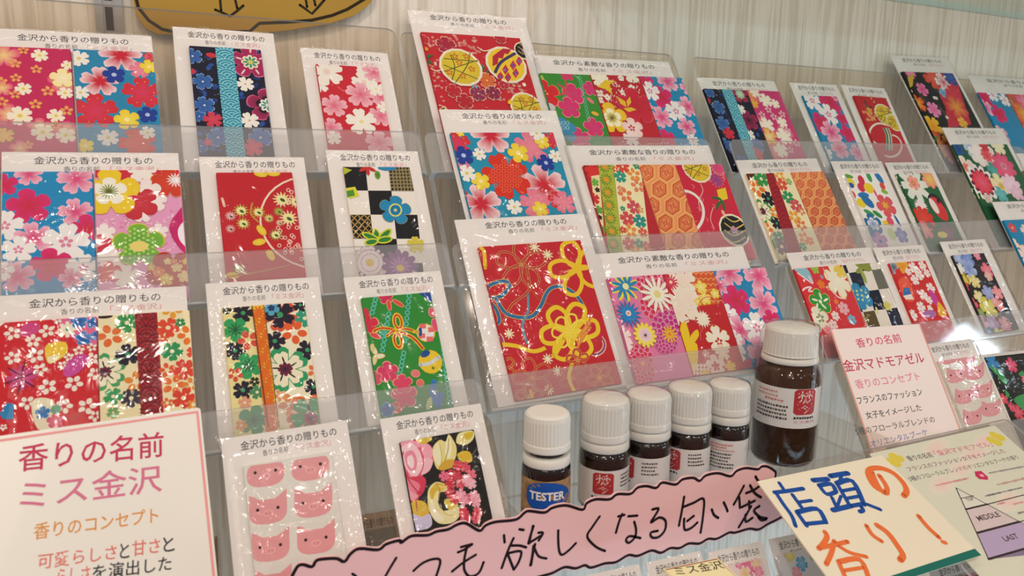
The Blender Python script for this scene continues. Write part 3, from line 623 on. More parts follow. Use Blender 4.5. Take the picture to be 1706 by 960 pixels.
def f_B2(p):
    p.crop(270, 240, 4); rnd = random.Random(3)
    p.E(1010, 530, 330, 330, 0, 'f4dcc4', n=36); p.E(1010, 530, 318, 318, 0, 'c4202a', n=36)
    for _ in range(60):
        x, y = rnd.choice([(rnd.uniform(690, 860), rnd.uniform(260, 420)), (rnd.uniform(760, 980), rnd.uniform(560, 820))])
        if (x - 1010) ** 2 + (y - 530) ** 2 < 285 ** 2: p.C(x, y, 11, 5, 'f4cfc0')
    for x, y, r, c in ((525, 460, 52, 'b4b848'), (540, 545, 46, 'c8c454'), (640, 470, 46, 'c8c040'), (795, 385, 60, 'ece0a8'), (840, 510, 62, 'ecdcb0'), (775, 465, 36, 'a8b050'), (755, 620, 46, '8ca050'), (890, 400, 50, 'e8d890'), (455, 495, 38, 'e8b0b0'), (455, 580, 34, 'e8a8a8'), (710, 510, 34, 'e0d080'), (515, 850, 48, '5c8c50'), (780, 540, 26, 'e8c0a0')):
        p.F(x, y, r, c, None, 'star', n=13); p.F(x, y, r * .6, 'f0e8a0' if r > 40 else c, None, 'm', n=9); p.E(x + 5, y + 4, r * .3, r * .18, 40, '3c5a2c')
    for x, y, a in ((655, 215, 10), (660, 590, 60), (645, 668, -10), (720, 755, 70), (470, 890, 10), (740, 210, 0)): p.E(x, y, 42, 24, a, 'e8c42c', 'f0d850')
    p.L([(400, 380), (415, 430)], 16, 'f0d0b8'); p.L([(600, 410), (590, 480), (640, 535)], 12, 'c8943c'); p.L([(430, 900), (620, 870), (850, 820)], 14, 'c87830', taper=True)
def f_B3(p):
    p.crop(530, 230, 4)
    def cell(i, j, c):
        a = lambda q, r_: (155 + q * 155 + r_ * 17, 205 + r_ * 160)
        p.P([a(i, j), a(i + 1, j), a(i + 1, j + 1), a(i, j + 1)], c)
    for i in range(3):
        for j in range(5):
            if (i + j) % 2 == 0: cell(i, j, '14121a')
    for i, j in ((2, 0), (0, 2)):
        for q in range(7):
            for r_ in range(7):
                x, y = 155 + (i + q / 7) * 155 + (j + r_ / 7) * 17 + 12, 205 + (j + r_ / 7) * 160 + 12
                if i == 2: p.C(x, y, 15, 4, '9c8c5c')
                else: p.L([(x - 10, y - 10), (x + 10, y + 10)] if (q + r_) % 2 else [(x - 10, y + 10), (x + 10, y - 10)], 6, 'c09a4c', False)
    p.F(320, 210, 62, 'c83030', None, 'star', n=6); p.E(390, 262, 18, 30, 5, '7ca030', '3c7028'); p.P([(160, 210), (220, 230), (170, 260)], 'b8c034'); p.E(455, 215, 60, 20, 0, '2888b8')
    for pts in ([(180, 350), (240, 340), (270, 400), (210, 420), (180, 400)],): p.P(pts, 'e0dc3c')
    p.P([(180, 370), (230, 360), (240, 400), (190, 410)], '4c9430')
    p.F(508, 495, 100, '1c88ba', '2090c0', 'p', rot=-12, oc='a09468', ow=.03); p.C(508, 495, 40, 9, 'e8e060'); p.C(508, 495, 24, 9, '186c9c'); p.E(508, 495, 9, 9, 0, 'f0e070')
    for a, l in ((100, 70), (40, 100), (150, 90), (10, 80), (190, 70)):
        t = math.radians(a); x, y = 390 + math.cos(t) * l * .6, 700 - math.sin(t) * l * .6; p.E(x, y, l * .66, 26, -a, 'd8d838'); p.E(x, y, l * .52, 16, -a, '2c8438')
    p.F(645, 725, 60, 'd8c840', None, 's'); p.F(340, 845, 112, 'ead8dc', 'f4ecec', 'm', n=18, oc='8c5a80', ow=.04); p.F(340, 845, 78, 'f4e8ea', None, 'd', n=16, oc=None); p.C(340, 845, 60, 3, '9c6a90'); p.C(340, 845, 88, 3, '9c6a90'); p.E(338, 845, 27, 27, 0, 'e4c438')
    p.F(540, 870, 120, '7c3c80', 'a060a0', 'm', n=12); p.F(540, 870, 70, 'b480b8', None, 'd', n=12); p.E(540, 880, 24, 24, 0, 'e4c438')
def wave_red(p): 
    pass
def f_B4(p):
    p.crop(710, 170, 4.571)
    f_bluered(p, dict(halo=[(480, 270, 150), (410, 790, 160), (890, 650, 170)], red=[(230, 330, 100), (960, 300, 80), (980, 760, 70), (250, 720, 60)], pink=[(790, 360, 130), (820, 790, 120), (1040, 780, 90), (260, 470, 70)], shib=[(600, 580, 185)], navy=[(275, 425, 76), (900, 480, 66)], yel=[(690, 405, 78), (405, 620, 70), (870, 320, 56), (855, 830, 60), (250, 255, 30)], wht=[(395, 415, 52), (300, 560, 70), (660, 815, 62), (970, 430, 52), (830, 255, 60)]), 1.3)
def petal(p, x, y, a, l, wd, c): 
    t = math.radians(a); p.E(x + math.cos(t) * l * .5, y - math.sin(t) * l * .5, l * .5, wd, -a, c)
def f_B5a(p):
    p.crop(930, 230, 4.8)
    p.F(210, 260, 50, '8c1420', None, 'p'); p.F(260, 280, 60, 'd83030', None, 'p')
    p.P([(250, 320), (315, 310), (365, 900), (330, 930), (290, 720)], 'ecdca8')
    for x, y, r, c in ((280, 370, 34, '6cac3c'), (300, 430, 22, '241818'), (270, 500, 50, 'cc3030'), (310, 590, 36, '5ca040'), (318, 650, 22, '241818'), (330, 740, 38, '5ca040'), (250, 620, 40, '1c7038'), (350, 920, 30, '241818'), (300, 880, 40, 'c82c38')): p.F(x, y, r, c, None, 's')
    p.P([(305, 220), (430, 220), (500, 930), (390, 930)], 'b0b83c')
    for i in range(8):
        x, y = 358 + i * 11, 245 + i * 103
        for a in range(12): petal(p, x, y, a * 30 + 8, 52, 7, '6c9430')
        p.F(x, y, 34, 'ecb030', 'e88c28', 'star', n=10)
    p.P([(425, 220), (640, 220), (720, 930), (500, 930)], 'f0e6b8')
    for x, y, r, c, k in ((500, 245, 56, 'd84838', 's'), (480, 325, 52, '2c9884', 's'), (590, 310, 54, 'e8923c', 'd'), (440, 265, 26, 'd85838', 'd'), (520, 470, 60, 'e07c4c', 'd'), (620, 400, 56, 'e0845c', 'd'), (480, 420, 26, 'e09070', 's'), (610, 240, 30, '2c9070', 's'), (590, 570, 58, 'cc5058', 's'), (500, 580, 22, '2c9070', 's'), (535, 660, 60, 'd04c50', 's'), (635, 680, 56, '2c9088', 's'), (640, 590, 30, 'd8a060', 'd'), (560, 760, 56, 'e8923c', 'd'), (500, 750, 30, 'd05040', 's'), (550, 860, 56, 'd05048', 's'), (660, 770, 40, 'd86050', 's'), (630, 860, 40, '3c9068', 's'), (600, 910, 40, 'e8a040', 'd'), (690, 880, 40, 'd86050', 's')): p.F(x, y, r, c, None, k, cc='f4e8c0' if k == 's' else None, cr=.16)
def kikko(p, x0, y0, dx, dy, nx, ny, sl, r, sk=0.0):
    """tortoise-shell hexagons, three nested outlines and a woven heart"""
    for j in range(ny):
        for i in range(nx):
            x = x0 + (i + (j % 2) * .5) * dx + j * sl; y = y0 + j * dy + i * sk
            h = lambda q: [(x + r * q * .88 * math.sin(a), y - r * q * math.cos(a)) for a in [k * math.pi / 3 for k in range(6)]]
            p.L(h(.93), r * .13, 'f4b070', False, True); p.L(h(.72), r * .11, 'cc4c30', False, True); p.L(h(.52), r * .1, 'd86a40', False, True)
            for a in range(4): p.E(x + r * .2 * math.cos(a * 1.571 + .4), y + r * .2 * math.sin(a * 1.571 + .4), r * .15, r * .11, a * 90, 'cc3c30', 'ee8a68')
def f_B5b(p): p.crop(930, 230, 4.8); kikko(p, 690, 290, 160, 135, 4, 6, -2 + 25, 90)
def f_B5c(p):
    p.crop(930, 230, 4.8); rnd = random.Random(9)
    for _ in range(26): x, y = rnd.uniform(950, 1330), rnd.uniform(250, 900); p.L([(x, y), (x + 20, y + 14), (x + 14, y + 30)], 5, 'e88a90')
    temari(p, 1090, 250, 105, 0); p.F(1260, 260, 50, 'd84878', None, 'm', n=14, oc='f4c0c8', ow=.08); p.F(1250, 350, 60, '9a3c88', None, 'star', n=14, oc='f0b8c8', ow=.08)
    p.P([(1250, 430), (1320, 410), (1340, 500), (1270, 520)], 'ecc82c'); 
    for pts in ([(1215, 490), (1270, 500), (1290, 520)], [(1250, 580), (1265, 540), (1290, 520)], [(1310, 590), (1305, 550), (1295, 520)]): p.L(pts, 22, '2c6c3c', taper=True)
    p.C(980, 610, 165, 22, 'f0e4dc', -85, 88, 1.05); p.P([(965, 455), (995, 470), (1000, 690), (975, 690)], '2c7030'); p.L([(1000, 700), (1090, 680)], 5, 'ecb070'); p.L([(1000, 750), (1080, 700)], 5, 'ecb070'); 
    p.L([(1120, 380), (1140, 440), (1105, 520), (1125, 600)], 6, 'f0b8b0'); p.L([(1220, 570), (1200, 660), (1230, 740)], 6, 'f0b8b0')
    temari(p, 1390, 750, 110, 2); p.F(1090, 870, 46, '7c90b8', None, 'p'); p.E(1300, 610, 14, 20, 0, 'f0b090')
def cream_flowers(p, L):
    for x, y, r, c, k in L:
        if k == 'big': p.F(x, y, r, c, c, 's', rot=12); p.F(x, y, r * .78, 'f2eacb', None, 's', rot=12); p.F(x, y, r * .3, '7c2440', '2c1030', 'm', n=8); [petal(p, x + math.cos(a) * r * .2, y - math.sin(a) * r * .2, math.degrees(a), r * .35, r * .035, '1c1424') for a in [math.radians(90 + 12 + q * 72) for q in range(5)]]
        else: p.F(x, y, r, c, None, k, rot=(x * 7) % 60, cc='f0e4c0' if k == 's' and c != '20182c' else ('3c9c64' if c == '20182c' else None), cr=.2)
def f_C1a(p):
    p.crop(0, 460, 3.691)
    p.P([(350, 260), (610, 250), (610, 430), (520, 420), (400, 360)], 'e06a94', True); p.E(190, 340, 62, 46, -30, 'd04484')
    for x, y, r in ((420, 340, 56),): p.F(x, y, r, 'f2ead0', None, 'p', n=8, cc='4ca088')
    for x, y, r in ((490, 290, 46), (520, 395, 46), (575, 300, 36), (590, 380, 30)): p.F(x, y, r, '2c78c4', '1c50a0', 'p', oc='90b8e0', ow=.08)
    for x, y, r in ((85, 365, 48), (295, 350, 46), (210, 410, 46), (85, 515, 46), (225, 500, 52), (255, 585, 44), (300, 690, 54), (460, 670, 54), (175, 790, 48), (400, 810, 52), (540, 810, 56), (490, 470, 34), (570, 520, 44), (590, 610, 44), (570, 450, 30), (430, 510, 30), (390, 560, 30), (590, 870, 40), (360, 280, 30), (30, 940, 24)): p.F(x, y, r, 'f4e8dc', None, 'd', rot=x % 70)
    p.P([(285, 450), (320, 425), (410, 420), (415, 490), (320, 550), (290, 520)], 'f0c834', True); p.P([(300, 510), (380, 500), (320, 550)], 'f4e8c0', True)
    p.E(470, 560, 90, 48, -48, 'cc489c'); p.F(140, 635, 88, 'c8407c', 'd0508c', 'p', n=8)
    for a in range(6): petal(p, 140, 635, a * 60 + 20, 110, 5, '5c1030')
    p.P([(5, 860), (50, 790), (95, 795), (90, 890), (30, 890)], '2484bc'); p.P([(205, 780), (330, 775), (370, 930), (240, 950)], 'ece4c4', True)
    p.F(270, 850, 44, '3880c0', '2468a8', 'p'); p.F(345, 900, 50, 'd85078', 'e890a0', 'p'); p.E(350, 830, 30, 30, 0, '70a888'); p.P([(400, 870), (520, 840), (470, 910)], 'c83c3c')
    p.P([(0, 290), (60, 285), (0, 330)], 'f2e8e0')
def f_C1b(p):
    p.crop(0, 460, 3.691)
    p.E(650, 262, 44, 14, 0, '2c1818'); cream_flowers(p, [(680, 380, 78, 'e46a2c', 'd'), (785, 300, 70, '2c9448', 's'), (650, 600, 130, '3c9c5c', 'big'), (790, 495, 76, '20182c', 's'), (840, 660, 70, 'e0882c', 'd'), (810, 760, 66, '3c3440', 's'), (700, 850, 40, '70a860', 's'), (700, 750, 60, '3c9c5c', 's')])
    p.P([(830, 240), (968, 235), (1010, 850), (870, 860)], 'a8202e')
    p.P([(968, 235), (1200, 225), (1230, 840), (1010, 850)], 'f0e4b8')
    cream_flowers(p, [(1060, 220, 60, 'e8a030', 'd'), (1035, 330, 70, 'e0482c', 's'), (1110, 300, 32, '2c8c4c', 's'), (1160, 375, 66, 'e8782c', 'd'), (1060, 475, 66, '2c9458', 's'), (1005, 400, 30, 'dc5838', 's'), (1030, 590, 50, 'e0582c', 'd'), (1135, 585, 72, 'd84838', 's'), (1190, 480, 44, 'dc5038', 's'), (1070, 680, 70, 'e8702c', 'd'), (1175, 680, 50, 'e0883c', 'd'), (1130, 760, 72, 'd8402c', 's'), (1030, 790, 36, 'e0682c', 'd'), (1190, 800, 40, 'e09040', 'd')])
    sub(p, 838, 962, 240)
    for i in range(9):
        y = 250 + i * 93; x = 900 + i * 6
        for cx, yy in ((x, y), (x - 68, y + 46), (x + 68, y + 46)):
            for q in (66, 44, 24): p.C(cx, yy + 40, q, 7, '6c1420', 10, 170)
            p.E(cx, yy + 30, 7, 7, 0, '5c1018')
    full(p)
def f_C2(p):
    p.crop(320, 440, 3.4286)
    cream_flowers(p, [(195, 272, 30, '1c2818', 's'), (290, 290, 62, '20182c', 's'), (245, 385, 76, '2ca05c', 'p'), (245, 505, 60, '20182c', 's'), (320, 445, 62, 'd8503c', 'd'), (320, 590, 80, '2ca05c', 'p'), (245, 640, 46, 'd8503c', 'd'), (290, 730, 60, '20182c', 's'), (355, 680, 30, '24301c', 's'), (370, 740, 44, '4c8c5c', 's'), (350, 900, 90, '2c8c4c', 'p'), (280, 930, 36, 'e09030', 's'), (300, 800, 40, 'e0a080', 's')])
    for x, y in ((245, 385), (320, 590), (350, 900)):
        for a in range(9): petal(p, x, y, a * 40, 42, 3, '1c5030')
    p.P([(405, 230), (640, 220), (760, 930), (470, 950)], 'f2eacb')
    cream_flowers(p, [(500, 300, 105, 'd85838', 's'), (500, 300, 84, '20182c', 's'), (450, 262, 46, '58a8c8', 'p'), (615, 245, 46, '20182c', 's'), (640, 320, 56, '2c9c7c', 's'), (580, 400, 72, 'e4602c', 'd'), (470, 450, 62, '20182c', 's'), (655, 500, 62, '20182c', 's'), (530, 610, 140, '2c9c64', 'big'), (700, 620, 46, 'e07840', 'd'), (690, 710, 54, '20182c', 's'), (560, 810, 70, 'e08c58', 'd'), (720, 780, 36, '20182c', 's'), (500, 760, 36, 'e09860', 'd'), (665, 870, 130, 'e07048', 's'), (665, 870, 110, '3c9c5c', 's')])
    p.F(450, 262, 20, '1c3c6c', None, 'p'); p.F(675, 890, 44, 'b84468', '2c1030', 'm', n=8); p.E(662, 830, 8, 22, 0, '1c1424')
    p.P([(338, 248), (408, 244), (495, 940), (432, 950)], 'ecc22c')
    sub(p, 341, 406, 248)
    for i in range(9):
        y = 290 + i * 85; x = 378 + i * 9.5
        for a in range(10): petal(p, x, y, a * 36 + 6, 42, 6, 'e46c1c')
        for a in range(5): petal(p, x - 36, y + 42, a * 36 - 72, 40, 6, 'e46c1c'); petal(p, x + 36, y + 42, a * 36 + 108, 40, 6, 'e46c1c')
    full(p); p.L([(340, 250), (432, 940)], 6, '5c3018', False); p.L([(407, 246), (494, 940)], 5, '8c4c18', False)
def f_C3(p):
    p.crop(560, 440, 3.84)
    for x0, y0, x1, y1, n in ((245, 240, 225, 320, 4), (330, 330, 290, 560, 8), (460, 215, 430, 500, 9), (425, 580, 395, 740, 7), (680, 560, 720, 900, 12), (300, 450, 290, 470, 2)):
        for i in range(n): t = i / max(n - 1, 1); p.C(x0 + (x1 - x0) * t, y0 + (y1 - y0) * t, 13, 7, '5cc4b8')
    for x, y, r, c in ((195, 400, 70, 'd82c44'), (310, 225, 44, 'd02c58'), (325, 700, 66, 'd83a68'), (430, 850, 80, 'd83a64'), (240, 740, 46, 'd85070'), (420, 775, 60, 'e04468')): p.F(x, y, r, c, None, 'p', oc='f0a890', ow=.1)
    p.P([(165, 290), (200, 300), (220, 450), (185, 440)], 'd42c44')
    for x, y, rx, ry, a, c in ((332, 275, 12, 34, 0, 'e0503c'), (390, 262, 12, 38, -50, 'e0503c'), (245, 470, 34, 14, 30, 'd84850'), (235, 560, 14, 34, -20, 'e8ecc0'), (268, 600, 36, 14, 0, 'e8ecc0'), (240, 625, 12, 30, 20, 'd8e0a0'), (225, 545, 12, 24, 10, 'd0dc90'), (500, 710, 26, 22, 10, 'e87880'), (530, 770, 22, 22, 10, 'e87070'), (605, 320, 20, 30, 0, 'e0607c'), (625, 400, 20, 40, 0, 'e0507c'), (360, 915, 40, 14, -10, 'd83c40'), (390, 945, 30, 12, -20, 'e04c40')): p.E(x, y, rx, ry, a, c, oc='f0a888', ow=4)
    p.P([(520, 190), (600, 190), (610, 260), (580, 240)], '1c4c9c', True); p.P([(600, 760), (630, 750), (640, 830), (680, 830), (660, 930), (630, 920), (590, 850)], '2878c0', True); p.P([(570, 940), (575, 880), (600, 860), (605, 920)], 'c8d890', True)
    p.F(320, 940, 46, '2c70b4', '1c50a0', 'p', oc='7cc8e0', ow=.1)
    for pts, w_ in (([(235, 440), (290, 420), (380, 435)], 22), ([(380, 435), (440, 425), (500, 445)], 22), ([(320, 470), (350, 445), (385, 435)], 20), ([(385, 440), (480, 480), (545, 550)], 26)): p.L(pts, w_, 'ecc42c'); p.L(pts, w_ * .5, 'c83c20')
    for cx, cy, a in ((388, 380, 0), (388, 500, 0)): p.E(cx, cy, 36, 60, 0, 'ecc42c'); p.E(cx, cy, 28, 50, 0, 'cc3c20'); p.E(cx, cy, 18, 38, 0, 'ecc42c'); p.E(cx, cy, 11, 30, 0, '2c8c34')
    p.E(565, 450, 60, 60, 0, 'ecc84c'); p.E(565, 450, 52, 52, 0, 'ececec')
    for x, y in ((545, 408), (600, 430), (540, 470), (590, 490)): p.P([(x - 22, y - 14), (x + 20, y - 16), (x + 22, y + 14), (x - 18, y + 18)], 'e87068')
    p.E(530, 445, 12, 30, 10, '1c4c94'); p.L([(490, 445), (515, 445)], 20, 'ecc42c'); p.E(595, 635, 76, 76, 0, 'ecc82c'); p.E(562, 585, 34, 20, -20, '1c4c94'); p.L([(530, 655), (590, 645), (650, 605)], 22, 'd0d8dc'); p.E(612, 675, 10, 10, 0, '6c8c20')
def f_D3(p):
    p.crop(620, 660, 4)
    for pts, c in (([(170, 310), (240, 300), (330, 310), (390, 350), (400, 430), (370, 500), (330, 530), (300, 690), (240, 700), (170, 600)], 'e0607e'),
        ([(180, 320), (260, 305), (330, 330), (300, 350), (220, 360)], 'f0a0b4'), ([(320, 320), (380, 340), (395, 400), (360, 440), (330, 400)], 'f2a8ba'), ([(330, 420), (395, 430), (375, 500), (320, 530), (320, 470)], 'f4bcc8'),
        ([(180, 360), (250, 320), (310, 380), (325, 470), (290, 540), (240, 520), (200, 450)], 'f6ccd4'), ([(210, 390), (260, 370), (290, 430), (280, 500), (240, 500), (215, 450)], 'eb8ea6'), ([(225, 420), (255, 400), (272, 445), (262, 485), (235, 470)], 'f8dce0'),
        ([(190, 480), (240, 540), (320, 540), (350, 570), (330, 650), (260, 705), (210, 640)], 'd83c5c'), ([(210, 560), (270, 570), (310, 600), (290, 650), (240, 650)], 'ec8298'), ([(225, 600), (250, 640), (300, 670), (250, 700)], 'f0a4b2'),
        ([(290, 290), (380, 275), (385, 300), (340, 325), (300, 320)], 'd8bc3c'),
        ([(395, 350), (440, 300), (480, 310), (500, 262), (530, 300), (552, 350), (545, 420), (500, 470), (430, 495), (400, 430)], 'e8dc90'), ([(400, 370), (430, 320), (450, 400), (440, 470), (405, 430)], 'f0ecc4'), ([(480, 320), (500, 275), (520, 330), (510, 420), (480, 400)], 'f2eec8'), ([(430, 490), (470, 440), (530, 430), (540, 470), (470, 500)], 'd4a838'),
        ([(550, 310), (570, 255), (660, 240), (665, 290), (620, 330), (570, 328)], 'ece4a4'), ([(600, 260), (660, 245), (655, 280), (620, 300)], 'd8bc38'), ([(555, 400), (600, 372), (645, 385), (655, 440), (600, 450)], 'dcb834'),
        ([(370, 620), (420, 578), (490, 600), (480, 640), (440, 650), (430, 720), (470, 770), (560, 740), (572, 800), (520, 850), (430, 850), (375, 780), (360, 690)], 'ece6ac'), ([(375, 640), (420, 585), (485, 602), (470, 636), (420, 640), (390, 700)], 'd8b834'), ([(470, 700), (540, 690), (560, 740), (500, 760)], 'e0cc5c'), ([(390, 690), (410, 760), (470, 820), (430, 840), (385, 780)], 'f6f2d4'),
        ([(250, 720), (300, 700), (350, 720), (370, 790), (320, 820), (260, 800)], 'dcb834'), ([(255, 790), (320, 810), (375, 790), (385, 870), (300, 900), (260, 880)], 'cfcbea')): p.P(pts, c, True)
    for pts, c, w_ in (([(500, 290), (495, 370), (470, 450)], 'b89830', 6), ([(440, 330), (455, 400), (450, 470)], 'c0a848', 4), ([(285, 710), (290, 770)], 'a83820', 8), ([(420, 590), (440, 630), (430, 700)], 'b89028', 8), ([(430, 720), (480, 790), (540, 800)], 'cbb858', 4), ([(200, 380), (190, 460), (235, 540)], 'd04060', 9), ([(330, 400), (330, 480), (300, 545)], 'd8506e', 7), ([(230, 560), (290, 640), (320, 650)], 'b82c4c', 7), ([(600, 270), (590, 320)], 'c8b048', 5)): p.L(pts, w_, c)
    rnd = random.Random(7)
    for x, y, c in ((560, 470, 'd83a4c'), (520, 530, 'd8384c'), (610, 480, 'dc5064'), (470, 540, 'e8708c'), (560, 540, 'c82c44'), (650, 530, 'e87488'), (510, 590, 'd03448'), (580, 590, 'dc4c60'), (510, 650, 'cc3044'), (540, 690, 'd83c50'), (625, 575, 'f0a0b4'), (650, 590, 'f4b8c4'), (620, 560, 'f4b4c4'), (580, 660, 'f4a8bc'), (640, 690, 'e0607a'), (600, 700, 'f0a0b4'), (670, 670, 'f4b8c8'), (680, 710, 'f0a8b8'), (600, 780, 'dc4058'), (690, 780, 'e0586c'), (610, 820, 'd84058'), (680, 820, 'dc5068')): p.F(x, y, 38, c, None, 's', rot=rnd.uniform(0, 70), cc='f6d4d8' if c[0] == 'f' else 'a82038', cr=.12)
def pigs(p, rows, r, sx):
    for x, y, q, ears in rows:
        a = lambda dx, dy: (x + dx * r * sx, y + dy * r + dx * q * r)
        if ears:
            p.P([a(-1.0, -.82), a(-.72, -.72), a(-.40, -.50), a(-.6, .1), a(-1.0, .1)], 'e8a0a4'); p.P([a(.97, -.95), a(.72, -.76), a(.36, -.52), a(.6, .1), a(1.0, .1)], 'e8a0a4')
        se = [(math.copysign(abs(math.cos(t)) ** .72, math.cos(t)), math.copysign(abs(math.sin(t)) ** .8, math.sin(t))) for t in [i * math.pi / 16 for i in range(32)]]
        p.P([a(u_, max(.1 + .68 * v_, -.52 if ears else -.42)) for u_, v_ in se], 'e8a0a4')
        for dx, dy in ((-.55, -.02), (.52, -.02)): p.E(*a(dx, dy), r * .09, r * .09, 0, '2c1a1c', n=10)
        p.E(*a(0, .22), r * .28, r * .18, 0, 'f4bcbc'); p.E(*a(0, .22), r * .25, r * .15, 0, 'eca8aa')
        for dx in (-.09, .09): p.E(*a(dx, .22), r * .05, r * .08, 0, 'dc8c90')
def f_D2(p):
    p.crop(350, 680, 3.43); L = []
    for j in range(5):
        L.append((315 + j * 14, 370 + j * 212, -.14, j > 0)); L.append((570 + j * 16, 335 + j * 208, -.14, j > 0))
    pigs(p, L, 108, 1.0)
def f_pigR(p):
    p.crop(1360, 520, 3.692); L = []
    for j in range(4): L.append((790 + j * 50, 265 + j * 128 + (0 if j else 15), -.12, j > 0)); L.append((905 + j * 50, 262 + j * 112 + (0 if j else 15), -.12, j > 0))
    pigs(p, L, 63, .92)
def knot(p, cx, cy, r, c, c2, w_, n=5, rot=0):
    for i in range(n):
        t = math.radians(rot + i * 360 / n); dx, dy = math.cos(t), -math.sin(t); px, py = -dy, dx
        pts = [(cx, cy), (cx + dx * r * .5 + px * r * .3, cy + dy * r * .5 + py * r * .3), (cx + dx * r * .95 + px * r * .2, cy + dy * r * .95 + py * r * .2), (cx + dx * r * .95 - px * r * .2, cy + dy * r * .95 - py * r * .2), (cx + dx * r * .5 - px * r * .3, cy + dy * r * .5 - py * r * .3)]
        p.L(pts, w_, c, True, True)
        if c2: p.L(pts, w_ * .5, c2, True, True)
    p.E(cx, cy, w_ * .9, w_ * .9, 0, c)
def f_C4(p):
    p.crop(740, 340, 2.743)
    knot(p, 345, 285, 115, 'c88a54', 'b42430', 12, 5, 90); p.L([(370, 300), (380, 400), (300, 470), (265, 550)], 12, 'c88a54'); p.L([(370, 300), (380, 400), (300, 470), (265, 550)], 6, 'b42430'); p.L([(360, 320), (420, 440), (540, 480)], 6, 'b8502c')
    for pts in ([(185, 430), (200, 380), (270, 360), (290, 385), (250, 430), (190, 435)], [(180, 435), (225, 480), (245, 540), (215, 560), (190, 540)], [(230, 440), (280, 510), (380, 525), (430, 480), (470, 400), (530, 385), (600, 430), (650, 520)]): p.L(pts, 19, 'e0c070'); p.L(pts, 15, '2c6c98')
    p.L([(375, 420), (375, 500), (350, 560), (370, 640)], 12, '6c90a0'); p.L([(540, 320), (600, 300)], 8, 'e8a070')
    for cx, cy, r in ((215, 640, 46), (680, 650, 44)): p.C(cx, cy, r, 18, 'ecc0a8'); p.C(cx, cy, r, 9, '8c4878')
    knot(p, 600, 300, 125, 'ecc428', None, 18, 5, 40)
    for x, y in ((465, 240), (290, 600), (465, 715), (405, 205), (470, 855), (510, 770)): p.F(x, y, 27, 'ece0b4', 'f6ecc8', 'star', n=9)
    p.L([(150, 205), (175, 225), (180, 300)], 16, 'ecc428'); p.L([(215, 645), (320, 655), (400, 680), (470, 655), (540, 600)], 18, 'ecc428')
    p.E(570, 590, 150, 130, 0, 'c42430'); knot(p, 565, 590, 130, 'ecc828', None, 20, 6, 70); knot(p, 565, 590, 80, 'f2d848', None, 9, 7, 30)
    for i in range(3): p.L([(600, 620 + i * 20), (660, 530 + i * 20)], 8, 'e08a3c')
    p.L([(540, 620), (500, 690), (490, 700)], 20, 'ecc828')
    for cx, cy, r, c in ((395, 800, 90, 'd88a4c'), (260, 760, 60, 'dca04c'), (380, 890, 60, 'd8a080'), (700, 800, 60, 'e8952c'), (575, 800, 60, 'd87840'), (600, 720, 50, 'd88a4c')): knot(p, cx, cy, r, c, 'b82430', 11, 5, cx)
    p.L([(270, 790), (265, 850)], 16, 'ecc428'); p.L([(575, 740), (560, 800), (590, 870)], 16, 'ecc428'); p.L([(385, 860), (395, 890)], 14, 'ecc428')
def mum(p, x, y, r, c, edge, cc, n=14): p.F(x, y, r, c, None, 'd', n=n); p.F(x, y, r * .55, c, None, 'm', n=n); p.E(x, y, r * .2, r * .2, 0, cc); 
def f_C5a(p):
    p.crop(970, 400, 3.692); rnd = random.Random(6)
    p.P([(140, 235), (175, 290), (165, 400), (215, 500), (140, 500)], 'd0487c', True); mum(p, 250, 295, 96, 'f0dc38', None, 'ece8c0', 10)
    for a in range(10): petal(p, 250, 295, a * 36 + 18, 88, 10, '2888b8')
    p.E(255, 295, 20, 20, 0, 'ece8b0')
    for x, y, r, c in ((400, 260, 80, 'd42c58'), (440, 400, 100, 'd8305c'), (510, 540, 100, 'c02c88'), (330, 740, 90, 'd43458'), (350, 830, 80, 'd84060'), (500, 640, 70, 'c43088')):
        for ring, n in ((1.0, 14), (.66, 10), (.36, 6)):
            for i in range(n): a = i * 2 * math.pi / n + ring; p.E(x + math.cos(a) * r * ring * .85, y + math.sin(a) * r * ring * .85, r * .19, r * .19, 0, 'f0b0c4', n=8); p.E(x + math.cos(a) * r * ring * .85, y + math.sin(a) * r * ring * .85, r * .155, r * .155, 0, c, n=8)
    mum(p, 445, 345, 110, 'f4eedc', None, 'e8d88c', 14); p.F(268, 465, 88, '1c78c0', None, 'star', n=16, cc='e8e0d8', cr=.2); p.F(268, 465, 50, '2484c8', None, 'm', n=12); p.E(268, 462, 17, 17, 0, 'e8e0d8'); p.E(268, 462, 9, 9, 0, 'e89060')
    p.F(370, 595, 74, 'f0d848', 'f4e888', 'm', n=14); p.F(370, 595, 42, 'ecd4dc', 'e0a8c4', 'm', n=12); p.E(372, 597, 9, 9, 0, '3c5c3c')
    for x, y, r in ((240, 600, 50), (260, 650, 40), (215, 560, 36), (255, 690, 30)): p.F(x, y, r, 'f6dcdc', None, 's')
    mum(p, 355, 770, 60, 'e8708c', None, 'e8b83c', 12); mum(p, 520, 590, 54, 'ecb43c', None, 'e88c28', 12)
